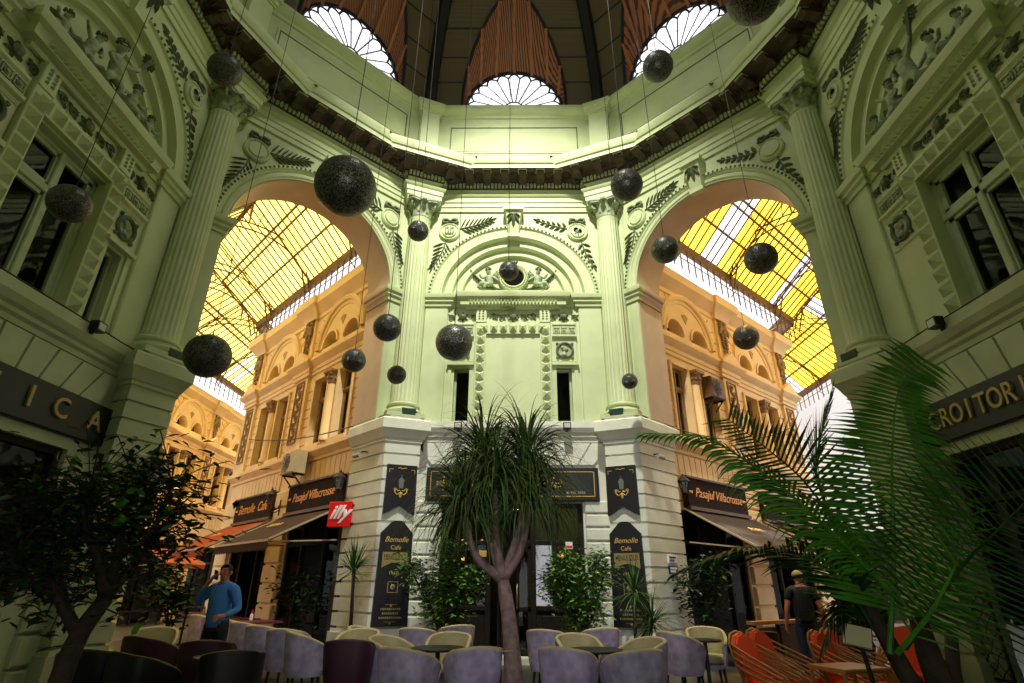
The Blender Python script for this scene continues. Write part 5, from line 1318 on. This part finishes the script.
def bez(pts, n):
    """Catmull-Rom through 3-D points"""
    P = [V(p) for p in pts]; P = [P[0]*2-P[1]]+P+[P[-1]*2-P[-2]]; out = []; m = len(P)-3
    for i in range(n+1):
        t = i/n*m; k = min(int(t), m-1); u = t-k; a,b,c,d = P[k:k+4]
        out.append(.5*((2*b)+(c-a)*u+(2*a-5*b+4*c-d)*u*u+(3*b-a-3*c+d)*u**3))
    return out
def even(c, n):
    """the same curve in n equal steps of length"""
    s = [0.]
    for a, b in zip(c, c[1:]): s.append(s[-1]+(b-a).length)
    out = []; j = 0
    for i in range(n+1):
        t = s[-1]*i/n
        while j < len(s)-2 and s[j+1] < t: j += 1
        out.append(c[j]+(c[j+1]-c[j])*((t-s[j])/max(1e-9, s[j+1]-s[j])))
    return out
def strip(mb, p, d, side, L, w, droop, seg=4):
    """one narrow pointed leaf bending down under its own weight, folded along the midrib"""
    vs = []; q = V(p); d = V(d).normalized(); st = L/seg
    for i in range(seg+1):
        ww = w*(.55+.9*i/seg if i < seg*.4 else 1.0 if i < seg*.6 else max(.04, 1.25*(1-i/seg)+.04))
        nn = d.cross(side).normalized()
        vs += [tuple(q-side*ww*.5), tuple(q+nn*ww*.18), tuple(q+side*ww*.5)]
        q = q+d*st; d = (d+V((0,0,-1))*droop*(i+1)/seg).normalized()
    return mb.add(vs, [(i*3+j, i*3+j+1, i*3+j+4, i*3+j+3) for i in range(seg) for j in range(2)])
def frond(parent, pts, n, L, m_, w=.035, droop=.12, lift=.15, up=(0,0,1), sweepf=.75, start=.16, seed=0):
    rnd = random.Random(seed); c = even(bez(pts, 240), 60); mb = MB(); mb.tube(c, [.022*(1-i/66) for i in range(61)], 6)
    up = V(up)
    for i in range(n):
        t = start+(1-start)*(i+.5)/n; k = min(59, int(t*60)); p = c[k]+(c[k+1]-c[k])*(t*60-k); tg = (c[k+1]-c[k]).normalized()
        sd = tg.cross(up); sd = sd.normalized() if sd.length > .1 else V((1,0,0)); nrm = sd.cross(tg).normalized()
        prof = (.45+.55*sin(pi*min(1,(t-start)/(1-start)*1.15+.12)))*(1 if t < .85 else .75)
        for s in (-1,1):
            f = sweepf+(.25+sweepf*.6)*t*t
            d = (sd*s*1.0+tg*f*.75+nrm*(lift+rnd.uniform(-.1,.1))).normalized()
            strip(mb, p, d, tg, L*prof*rnd.uniform(.9,1.06), w*rnd.uniform(.85,1.1), droop*rnd.uniform(.7,1.5), 4)
    return mb.build('frond', m_, parent)
def A_(*l): return [aty(u,v,y) for u,v,y in l]
pb = V((3.28,4.75,0))
t = thing('palm_tree', 'large potted palm with long feathery fronds at the lower right', 'palm', at(0,0,0))
tr = MB(); tr.tube([pb+V((0,0,.35)), pb+V((-.02,.0,.7)), pb+V((-.05,.02,1.0)), pb+V((-.06,.02,1.25))], [.12,.10,.085,.06], 10); tr.build('trunk', M['darkbark'], t, True)
tr = MB(); tr.tube([pb+V((-.03,0,.5)), pb+V((-.22,.08,.85)), pb+V((-.32,.15,1.25)), pb+V((-.36,.2,1.5))], [.09,.07,.055,.04], 10); tr.build('trunk', M['darkbark'], t, True)
tr = MB(); tr.tube([pb+V((.05,.02,.5)), pb+V((.16,.1,.9)), pb+V((.26,.16,1.12))], [.06,.05,.045], 10); tr.build('cut_stem', M['darkbark'], t, True)
po = MB(); po.lathe([(.001,0),(.24,0),(.30,.42),(.33,.44),(.33,.48),(.28,.48),(.27,.40),(.001,.40)], 24, tuple(pb)); po.build('pot', M['pot'], t, radians(40))
frond(t, A_((893,650,4.75),(896,545,4.75),(893,465,4.7),(896,405,4.6),(904,374,4.5),(924,353,4.35)), 58, .95, M['palm'], .036, .12, .0, (.05,-1,.1), -.1, .12, 1)
frond(t, A_((905,600,4.75),(850,545,4.45),(805,503,4.25),(757,465,4.15),(705,436,4.15),(645,432,4.2)), 50, .42, M['palmlite'], .036, .75, -.2, (0,.2,1), 1.1, .15, 2)
frond(t, A_((880,625,4.9),(838,525,5.2),(805,478,5.4),(768,446,5.5),(728,416,5.6)), 40, 1.0, M['palmdark'], .034, .03, .1, (.2,-1,.3), .25, .22, 3)
frond(t, A_((908,645,4.7),(961,566,4.4),(1000,525,4.1),(1040,485,3.9),(1090,445,3.8)), 38, .95, M['palmdark'], .020, .12, .0, (-.2,-1,.4), .3, .12, 4)
frond(t, A_((885,635,4.9),(840,575,4.9),(790,548,4.9),(735,548,4.8),(680,570,4.8)), 46, .66, M['palmdark'], .040, .28, -.05, (0,.1,1), .7, .15, 5)
frond(t, A_((872,620,5.2),(842,540,5.4),(818,470,5.6),(824,425,5.7),(833,388,5.7)), 40, .6, M['palmdark'], .045, .02, .05, (.9,-.5,.1), 1.5, .25, 6)
frond(t, A_((900,650,4.7),(932,610,4.5),(958,560,4.4),(975,505,4.3)), 14, .50, M['palm'], .022, .15, .05, (0,-1,.3), .7, .12, 7)
frond(t, A_((892,640,4.9),(872,602,5.0),(854,592,5.1),(836,612,5.2),(826,645,5.2)), 40, .55, M['palmdark'], .036, .3, -.1, (0,.2,1), .7, .1, 8)
# tall strap-leaved tree in the middle of the hall
c0 = aty(517,690,7.0); c0.z = 0
t = thing('ponytail_palm', 'tall forked palm with drooping strap leaves in front of the café door', 'palm', at(c0.x,c0.y,0))
tk = MB(); Z = lambda u, v, y=7.0: aty(u,v,y)-V((c0.x,c0.y,0))
tk.tube(bez([(0,0,.2),(0,0,.5),Z(514,640),Z(509,600),Z(505,578)], 14), [.13,.12,.115,.11,.105,.1,.095,.09,.088,.085,.082,.08,.075,.07,.068], 12); tk.build('trunk', M['bark'], t, True)
heads = [(466,512,6.8,.40),(496,482,6.8,.36),(528,462,7.1,.34),(531,500,6.9,.3),(484,462,7.2,.3)]
for i, (u, v, y, hh) in enumerate(heads):
    b = MB(); e = Z(u,v+8,y); b.tube(bez([Z(505,580),(Z(505,580)+e)*.5+V((.06*(u-505)/30,0,-.08)), e], 8), [.07,.06,.055,.05,.045,.042,.04,.04,.045], 8); b.build('branch', M['bark'], t, True)
    mb = MB(); rnd = random.Random(20+i); cc = Z(u,v,y)
    for k in range(330):
        a = rnd.uniform(0,2*pi); el = rnd.uniform(-.35,1.45); d = V((cos(a)*cos(el), sin(a)*cos(el), sin(el)))
        sdv = V((-sin(a),cos(a),0)); strip(mb, cc+V((0,0,rnd.uniform(-.06,.1))), d, sdv, rnd.uniform(.6,1.2), rnd.uniform(.016,.028), rnd.uniform(.35,1.1), 9)
    mb.build('leaf_rosette', M['pony'], t)
b = MB(); b.tube([Z(507,652)+V((.14*cos(a*pi/8),.14*sin(a*pi/8),.02)) for a in range(17)], .006, 4); b.build('tie_wire', M['rim'], t)
po = MB(); po.lathe([(.001,0),(.30,0),(.36,.24),(.40,.26),(.40,.30),(.33,.30),(.32,.26),(.001,.26)], 24); po.build('pot', M['pot'], t, radians(40))
# lantern-like canopy lamp hanging between the fronds
t = thing('hanging_heater', 'flat dark outdoor lamp on a post half hidden in the strap leaves', 'lamp', at(aty(503,500,7.6).x,7.6,0))
b = MB(); zt = aty(503,492,7.6).z; b.lathe([(.001,zt-.02),(.30,zt-.03),(.33,zt-.07),(.31,zt-.12),(.001,zt-.10)], 8); b.build('hood', mat('dark lamp hood', (.03,.03,.04), .9, var=.1, spec=.1), t)
b = MB(); b.tube([(0,0,0),(0,0,zt-.1)], .03, 8); b.lathe([(.2,0),(.2,.02),(.04,.05)], 16); b.build('post', M['black'], t); b = MB(); b.lathe([(.001,zt-.02),(.03,zt),(.03,zt+.10),(.05,zt+.12),(.001,zt+.18)], 8); b.build('finial', mat('pale blue finial', (.12,.15,.2), .7, var=.1), t)
# bushy ficus in the left foreground
def bush(t, skel, m_, n, spread, size, seed, bark, droop=.3, vs=1.):
    """skel: list of branch point lists; leaves cluster round the outer branch ends"""
    rnd = random.Random(seed)
    for pts, r0, r1 in skel:
        b = MB(); c = bez(pts, 10); b.tube(c, [r0+(r1-r0)*i/10 for i in range(11)], 8); b.build('branch', bark, t, True)
    mb = MB(); tw = MB()
    ends = [bez(p, 10) for p, _, r1 in skel if r1 < .03]
    for k in range(n):
        c = rnd.choice(ends); q = c[int(3+7*rnd.random()**.6)]
        o = V((rnd.gauss(0,1), rnd.gauss(0,1), rnd.gauss(.1,.8)*vs))*spread*.5; p = q+o
        if k % 6 == 0: tw.tube([q, (q+p)*.5+V((0,0,.03)), p], .005, 4)
        a = rnd.uniform(0,2*pi); d = V((cos(a), sin(a), rnd.uniform(-.6,.5))).normalized(); sdv = d.cross(V((rnd.uniform(-.5,.5),rnd.uniform(-.5,.5),1))).normalized()
        L = size*rnd.uniform(.7,1.25); strip(mb, p, d, sdv, L, L*.5, droop, 4)
    mb.build('foliage', m_, t); tw.build('twigs', bark, t)
t = thing('ficus_tree', 'dark bushy ficus tree in the left foreground', 'tree', at(0,0,0))
F = lambda u, v, y: aty(u,v,y)
r_ = F(62,690,4.7)
bush(t, [([r_-V((0,0,r_.z-.55)), r_, F(82,640,4.75), F(108,603,4.8)], .085, .06),
  ([F(108,603,4.8), F(128,578,4.9), F(150,550,5.0), F(178,520,5.1)], .05, .015), ([F(108,603,4.8), F(120,560,4.7), F(128,510,4.7), F(150,475,4.7)], .05, .015), ([F(108,603,4.8), F(100,560,4.6), F(85,525,4.5), F(95,480,4.6)], .05, .015),
  ([F(82,640,4.75), F(60,600,4.6), F(40,560,4.4), F(25,520,4.3)], .05, .015), ([F(60,600,4.6), F(30,585,4.4), F(0,545,4.2), F(-30,520,4.1)], .035, .012), ([F(82,640,4.75), F(70,610,4.9), F(62,580,5.0), F(55,540,5.0)], .035, .012), ([F(120,560,4.7), F(150,540,4.7), F(170,500,4.8), F(175,480,4.8)], .03, .012), ([F(40,560,4.4), F(50,520,4.4), F(60,495,4.4)], .03, .012)],
  M['ficus'], 2600, .42, .105, 31, M['darkbark'])
fl = MB(); rnd = random.Random(5)
for u, v, y, s_ in ((118,508,4.5,.16),(115,527,4.5,.17),(128,497,4.5,.13),(60,462,4.4,.15),(72,466,4.4,.13),(105,470,4.5,.14),(38,490,4.3,.14),(165,515,4.7,.15),(140,530,4.6,.14),(135,636,4.9,.16)):
    p = F(u,v,y); strip(fl, p, V((rnd.uniform(.2,1),-.3,rnd.uniform(-.3,.3))), V((0,-.3,1)).normalized(), s_, s_*.55, .2, 4)
fl.build('young_leaves', M['palmlite'], t)
def spiky(name, lab, base, stems, n, L, w, m_, droop, seed, pot=None, pr=.16, ph=.32):
    t = thing(name, lab, 'plant', at(base.x,base.y,0)); rnd = random.Random(seed); o = V((base.x,base.y,0))
    for top, r in stems:
        b = MB(); e = V(top)-o; b.tube([(0,0,ph*.8),(e.x*.4,e.y*.4,(ph+e.z)/2),tuple(e)], [r*1.2,r,r*.9], 8); b.build('trunk', M['darkbark'], t, True)
        mb = MB()
        for k in range(n):
            a = rnd.uniform(0,2*pi); el = rnd.uniform(-.7,1.45); d = V((cos(a)*cos(el), sin(a)*cos(el), sin(el)))
            strip(mb, e+V((0,0,rnd.uniform(-.08,.08))), d, V((-sin(a),cos(a),0)), L*rnd.uniform(.7,1.1), w, droop*rnd.uniform(.6,1.4), 4)
        mb.build('leaf_rosette', m_, t)
    b = MB(); b.lathe([(.001,0),(pr*.75,0),(pr,ph-.03),(pr*1.08,ph-.02),(pr*1.08,ph),(pr*.9,ph),(pr*.88,ph-.05),(.001,ph-.05)], 20); b.build('pot', pot or M['pot'], t, radians(40))
b_ = aty(352,655,11.4); spiky('yucca_plant', 'slim yucca with a spiky head in front of the left arch pier', b_, [(aty(356,572,11.4),.035)], 70, .62, .035, M['yucca'], .12, 41)
b_ = aty(640,660,11.2); spiky('dracaena_plant', 'dracaena with drooping blades in front of the right menu board', b_, [(aty(637,592,11.2),.03),(aty(655,622,11.1),.03)], 90, .72, .03, M['yucca'], .45, 42, None, .2, .4)
def shrub(lab, base, crowns, m_, n, size, spread, seed, pot=None, vs=1., pr=.22, ph=.45, cat='plant', name='schefflera_shrub'):
    t = thing(name, lab, cat, at(0,0,0)); o = V((base.x,base.y,0))
    bush(t, [([o+V((0,0,ph*.8)), o+(c-o)*.4+V((.03,0,c.z*.1)), c-V((0,0,.12)), c], .025, .01) for c in crowns], m_, n, spread, size, seed, M['darkbark'], .35, vs)
    b = MB(); b.lathe([(.001,0),(pr*.75,0),(pr,ph-.03),(pr*1.08,ph-.02),(pr*1.08,ph),(pr*.9,ph),(pr*.88,ph-.05),(.001,ph-.05)], 20, tuple(o)); b.build('pot', pot or M['pot'], t, radians(40))
Y = 12.0
shrub('round leafy schefflera between the left menu board and the café door', aty(448,640,Y), [aty(u,v,Y) for u,v in ((415,566),(428,585),(445,572),(462,588),(475,574),(452,548),(440,595))], M['schef'], 2600, .11, .30, 51)
shrub('round leafy schefflera right of the café door beside the right menu board', aty(582,640,Y), [aty(u,v,Y) for u,v in ((560,578),(572,592),(588,580),(598,558),(605,572),(567,560),(592,600))], M['schef'], 2600, .11, .30, 52)
shrub('small tree in a white pot in the right arch beside the taupe awning', aty(707,640,12.6), [aty(u,v,12.6) for u,v in ((690,578),(705,570),(718,580),(700,592),(715,562))], M['ficus'], 700, .15, .34, 53, M['whitepot'], 1., .16, .55)
shrub('dark palm-like shrub at the far side of the left passage', aty(172,630,14.5), [aty(u,v,14.5) for u,v in ((165,585),(180,580),(172,600),(186,596))], M['ficus'], 500, .2, .4, 54)
shrub('dark shrub among the terrace tables under the brown awning', aty(300,625,14.0), [aty(u,v,14.0) for u,v in ((290,590),(305,580),(312,600))], M['ficus'], 400, .16, .4, 55)
shrub('dark shrub behind the orange chairs under the palm fronds', aty(856,640,10.6), [aty(u,v,10.6) for u,v in ((850,585),(862,592),(846,602),(868,575),(856,570))], M['ficus'], 700, .16, .4, 56)
# ------------------------------------------------------------------ people
M['skin'] = mat('skin', (.46,.20,.11), .5, var=.06); M['skin2'] = mat('tanned skin', (.52,.19,.09), .5, var=.06)
M['blueshirt'] = mat('blue shirt', (.06,.22,.58), .7, var=.18, scale=5, bump=.3, bscale=9); M['trousers'] = mat('black trousers', (.012,.012,.015), .7, var=.2)
M['blackshirt'] = mat('black t-shirt', (.013,.013,.016), .75, var=.25, bump=.2, bscale=10); M['jeans'] = mat('dark blue jeans', (.02,.03,.075), .8, var=.2)
M['hair'] = mat('short dark hair', (.02,.012,.008), .7, var=.3); M['greyhair'] = mat('cropped grey blond hair', (.40,.31,.18), .7, var=.3); M['phone'] = mat('black phone', (.01,.01,.012), .2, var=0)
M['eye'] = mat('dark eye', (.02,.015,.012), .3, var=0); M['lip'] = mat('lip', (.36,.12,.09), .5, var=0)
def hand(nodes, edges, wrist, palm_end, side, curl, first):
    """append a palm, four bent fingers and a thumb to a skin skeleton; wrist index = first"""
    w, p = V(wrist), V(palm_end); d = (p-w).normalized(); s = V(side).normalized(); c = V(curl).normalized()
    def add(pt, r, to): nodes.append((*pt, r)); edges.append((to, len(nodes)-1)); return len(nodes)-1
    pm = add(tuple(w+(p-w)*.55), (.034,.020), first)
    for k, (off, L) in enumerate(((.030,.070),(.010,.080),(-.010,.074),(-.029,.058))):
        kn = add(tuple(p+s*off), .0095, pm); a = add(tuple(p+s*off*1.05+d*L*.45+c*L*.22), .0088, kn); add(tuple(p+s*off*1.02+d*L*.62+c*L*.62), .0078, a)
    tb = add(tuple(w+(p-w)*.35+s*.036+c*.008), .011, pm); t2 = add(tuple(w+(p-w)*.7+s*.052+c*.03), .0098, tb); add(tuple(w+(p-w)*1.0+s*.048+c*.05), .0085, t2)
def figure(name, label, Mx, J, shirt, trou, skinm, hairm, face=True, sleeves='long', bald=.3):
    """J: joints in the figure's own frame (facing -y)"""
    t = thing(name, label, 'person', Mx)
    n, e = [], []
    def a(p, r, to=None):
        n.append((*p, r))
        if to is not None: e.append((to, len(n)-1))
        return len(n)-1
    pel = a(J['pelvis'], (.125,.10)); wa = a(J['waist'], (.115,.095), pel); ch = a(J['chest'], (.14,.10), wa); ub = a(J['neckbase'], (.10,.075), ch); nk = a(J['neck'], .056, ub)
    h1 = a(J['jaw'], (.062,.072), nk); h2 = a(J['brow'], (.076,.090), h1); h3 = a(J['crown'], (.060,.070), h2)
    for s in 'LR':
        sh_ = a(J['sh'+s], .056, ub); el = a(J['el'+s], .046, sh_); wr = a(J['wr'+s], .030, el); hand(n, e, J['wr'+s], J['ha'+s], J['side'+s], J['curl'+s], wr)
        hp = a(J['hip'+s], .095, pel); kn = a(J['kn'+s], .062, hp); an = a(J['an'+s], .042, kn); ft = a(J['ft'+s], (.042,.03), an)
    skin('body', n, e, skinm, t, 1)
    # clothes: same joints, a little fuller
    n, e = [], []
    h0 = a(V(J['pelvis'])+V((0,0,-.09)), (.182,.148)); pel = a(V(J['pelvis'])+V((0,0,.05)), (.174,.142), h0); wa = a(J['waist'], (.178,.155), pel); ch = a(J['chest'], (.188,.142), wa); ub = a(J['neckbase'], (.115,.085), ch)
    for s in 'LR':
        q_ = V(J['sh'+s]); sh_ = a((q_.x*.97, q_.y, q_.z+.004), .084, ub); el_p = V(J['el'+s]); 
        if sleeves == 'long': el = a(J['el'+s], .060, sh_); a(V(J['wr'+s])*.93+el_p*.07, .043, el)
        else: a(V(J['sh'+s])*.42+el_p*.58, .066, sh_)
    skin('shirt', n, e, shirt, t, 1)
    n, e = [], []
    w0 = a(V(J['pelvis'])+V((0,0,.17)), (.140,.112)); pel = a(V(J['pelvis'])+V((0,0,.0)), (.160,.128), w0)
    for s in 'LR': hp = a(J['hip'+s], .108, pel); kn = a(J['kn'+s], .076, hp); a(J['an'+s], .062, kn)
    skin('trousers', n, e, trou, t, 1)
    for s in 'LR':
        f, an_ = V(J['ft'+s]), V(J['an'+s]); b = MB(); b.tube([an_+V((0,.05,-.045)), an_+V((0,0,-.04)), f+V((0,0,-.008)), f+V((0,-.05,-.01))], [.042,.052,.045,.028], 8); b.build('shoe', M['black'], t, True)
    b = MB(); bel = V(J['pelvis'])+V((0,0,-.05)); b.lathe([(.001,-.02),(.172,-.02),(.174,.02),(.001,.02)], 20, tuple(bel)); b.v = [(x, bel.y+(y-bel.y)*.80, z) for x,y,z in b.v]; b.build('belt', M['black'], t)
    # head details
    br, cr, jw = V(J['brow']), V(J['crown']), V(J['jaw']); fw = V(J['look']).normalized(); sd = V((-fw.y, fw.x, 0)); 
    hb = MB()
    for i in range(9):
        for j in range(22):
            ph = i/8*pi*.50; az = j/22*2*pi; d = V((0,0,1))*cos(ph)+(fw*cos(az)*1.12+sd*sin(az)*.92)*sin(ph)
            front = cos(az) > .55 and ph > bald*pi*.5
            hb.v.append(tuple(br+V((0,0,.010))+V((d.x*.090, d.y*.090, d.z*.088))+(V((0,0,.0)) if not front else -fw*.012+V((0,0,.004)))))
    hb.f = [(i*22+j, i*22+(j+1)%22, (i+1)*22+(j+1)%22, (i+1)*22+j) for i in range(8) for j in range(22) if not (cos((j+.5)/22*2*pi) > .55 and (i+.5)/8*.52 > bald*.5)]
    hb.mi = [0]*len(hb.f); hb.build('hair', hairm, t, True)
    for s in (-1,1):
        q = MB(); q.ball(tuple(br-V((0,0,.03))+sd*s*.083), .026, 6, (.55,.7,1.15)); q.build('ear', skinm, t, True)
    if face:
        q = MB(); q.tube([br+fw*.092+V((0,0,.005)), br+fw*.112+V((0,0,-.038)), br+fw*.094+V((0,0,-.048))], [.009,.015,.012], 7); q.build('nose', skinm, t, True)
        q = MB(); q.ball(tuple(jw+fw*.078+V((0,0,.012))), .022, 5, (1.1,.5,.32)); q.build('mouth', M['lip'], t, True)
        for s in (-1,1): q = MB(); q.ball(tuple(br+fw*.082+sd*s*.033+V((0,0,-.006))), .011, 5); q.build('eye', M['eye'], t, True); q = MB(); q.tube([br+fw*.088+sd*s*.018+V((0,0,.016)), br+fw*.086+sd*s*.036+V((0,0,.021)), br+fw*.076+sd*s*.052+V((0,0,.014))], .005, 5); q.build('eyebrow', hairm, t, True)
    return t
def base(h=1.74):
    k = h/1.74; J = dict(pelvis=(0,0,.94), waist=(0,-.01,1.08), chest=(0,-.01,1.28), neckbase=(0,0,1.43), neck=(0,-.01,1.50), jaw=(0,-.035,1.565), brow=(0,-.02,1.64), crown=(0,-.005,1.675), look=(0,-1,0))
    for s, x in (('L',1),('R',-1)):
        J.update({'sh'+s:(x*.19,0,1.40), 'hip'+s:(x*.095,0,.88), 'kn'+s:(x*.105,-.015,.49), 'an'+s:(x*.11,.02,.09), 'ft'+s:(x*.125,-.10,.04), 'el'+s:(x*.25,.03,1.11), 'wr'+s:(x*.26,-.05,.88), 'ha'+s:(x*.26,-.07,.80), 'side'+s:(0,-1,0), 'curl'+s:(-x,0,0)})
    return J
J = base(); J.update(elR=(-.34,-.08,1.20), wrR=(-.17,-.14,1.47), haR=(-.115,-.125,1.55), sideR=(.2,-.7,.3), curlR=(.8,.5,0), elL=(.30,-.0,1.13), wrL=(.27,-.26,1.06), haL=(.25,-.34,1.05), sideL=(-.3,0,1), curlL=(-.5,.2,-.6), look=(.12,-1,-.05))
pm = figure('person', 'man in a blue shirt and black trousers, phone at his ear, left arch', at(-4.12,8.6,0,radians(-12)), J, M['blueshirt'], M['trousers'], M['skin2'], M['hair'], True, 'long', .42)
ph = thing('phone', 'black phone held to the ear of the man in blue', 'phone', at(-4.12,8.6,0,radians(-12))); b = MB(); b.M = Matrix.Translation((-.098,-.095,1.585)) @ Matrix.Rotation(radians(-25),4,'Y') @ Matrix.Rotation(radians(-20),4,'X'); b.cham(-.006,.006,-.034,.034,-.07,.07,.003); b.build('handset', M['phone'], ph)
b = MB(); b.M = Matrix.Translation((-.106,-.095,1.585)) @ Matrix.Rotation(radians(-25),4,'Y') @ Matrix.Rotation(radians(-20),4,'X'); b.box(-.002,0,-.029,.029,-.06,.06); b.build('screen', M['glass'], ph)
q = MB(); q.sweep([(.0,1.44),(-.012,1.445),(-.02,1.48),(-.008,1.50),(.0,1.49)], [(.075*cos(-pi/2+.35+i*(2*pi-.7)/16), -.005+.068*sin(-pi/2+.35+i*(2*pi-.7)/16)) for i in range(17)]); q.build('collar', M['blueshirt'], pm, True)
J = base(); J.update(elL=(.27,.04,1.12), wrL=(.31,-.02,.88), haL=(.32,-.04,.80), elR=(-.27,.05,1.12), wrR=(-.27,.0,.87), haR=(-.27,-.02,.79), look=(.5,-1,0))
pm = figure('person', 'man in a black t-shirt seen from behind with cropped pale hair, right arch', at(4.98,10.35,0,radians(165)), J, M['blackshirt'], M['jeans'], M['skin2'], M['greyhair'], True, 'short', 1.2)
t = tag(MB().ball((0,0,0),.001,3).build('waist_bag', M['black']), 'black waist bag at the back of the man in the t-shirt', 'bag'); t.location = (0,0,0)
b = MB(); b.M = at(4.98,10.35,0,radians(165)); b.cham(-.13,.13,.135,.20,.96,1.12,.02); b.add([(-.13,.19,.96),(.13,.19,.96),(.13,.19,1.12),(-.13,.19,1.12)],[(0,1,2,3)]); o = b.build('tmp', M['black']); t.data = o.data; bpy.data.objects.remove(o)
# text curves become plain meshes
dg = bpy.context.evaluated_depsgraph_get(); dg.update()
for o in [o for o in COL.objects if o.type == 'FONT']:
    me = bpy.data.meshes.new_from_object(o.evaluated_get(dg)); nm = o.name; q = bpy.data.objects.new('lettering', me); COL.objects.link(q)
    q.parent = o.parent; q.location = o.location; q.rotation_euler = o.rotation_euler; q.scale = o.scale; bpy.data.objects.remove(o)
# ------------------------------------------------------------------ light and camera
w = bpy.data.worlds.new('sky'); SC.world = w; w.use_nodes = True
b = w.node_tree.nodes['Background']; b.inputs['Color'].default_value = (.97,.97,1.0,1); b.inputs['Strength'].default_value = 1.6
sun = bpy.data.lights.new('sun','SUN'); sun.energy = 10.0; sun.angle = radians(3); sun.color = (1,.95,.85)
so = link('sun', sun); so.rotation_euler = (radians(-12), radians(8), 0)
def spot(name, loc, aim, watt, col, deg, blend=1., rad=.3):
    l = bpy.data.lights.new(name,'SPOT'); l.energy = watt; l.color = col; l.spot_size = radians(deg); l.spot_blend = blend; l.shadow_soft_size = rad
    o = link(name, l); o.location = loc; o.rotation_euler = (V(aim)-V(loc)).to_track_quat('-Z','Y').to_euler(); return o
spot('hall_fill_spot', (0,5.0,18.4), (0,13,8.2), 12000, (1,.98,.84), 66)  # added unseen spot inside the dome, brightens the back wall
spot('entrance_fill', (0,-.1,5.0), (0,13,2.2), 1000, (.90,.84,1.0), 56)  # added unseen lilac fill for the chairs and lower walls
spot('dome_fill', (0,6.2,18.4), (0,6.3,0), 550, (1,.97,.85), 150, .6)  # added wide downward fill without any fixture in the dome
spot('cornice_fill', (0,-.1,5.2), (0,13,11.5), 900, (1,.98,.86), 60)  # added unseen fill that lifts the dentils out of shadow
cam = bpy.data.cameras.new('camera'); cam.sensor_width = 36; cam.lens = 36*545.2/1024; cam.clip_end = 300
co = link('camera', cam); co.location = (.106,0,1.45)
co.rotation_mode = 'QUATERNION'
q = Matrix.Rotation(radians(.585),3,'Z') @ Matrix.Rotation(radians(90+24.21),3,'X') @ Matrix.Rotation(radians(.293),3,'Z')
co.rotation_quaternion = q.to_quaternion(); co.rotation_mode = 'XYZ'
SC.camera = co
vs_ = SC.view_settings; vs_.view_transform = 'Standard'; vs_.look = 'None'; vs_.exposure = 0.; vs_.gamma = 1.; vs_.use_curve_mapping = False
SC.cycles.max_bounces = 8; SC.cycles.transparent_max_bounces = 16
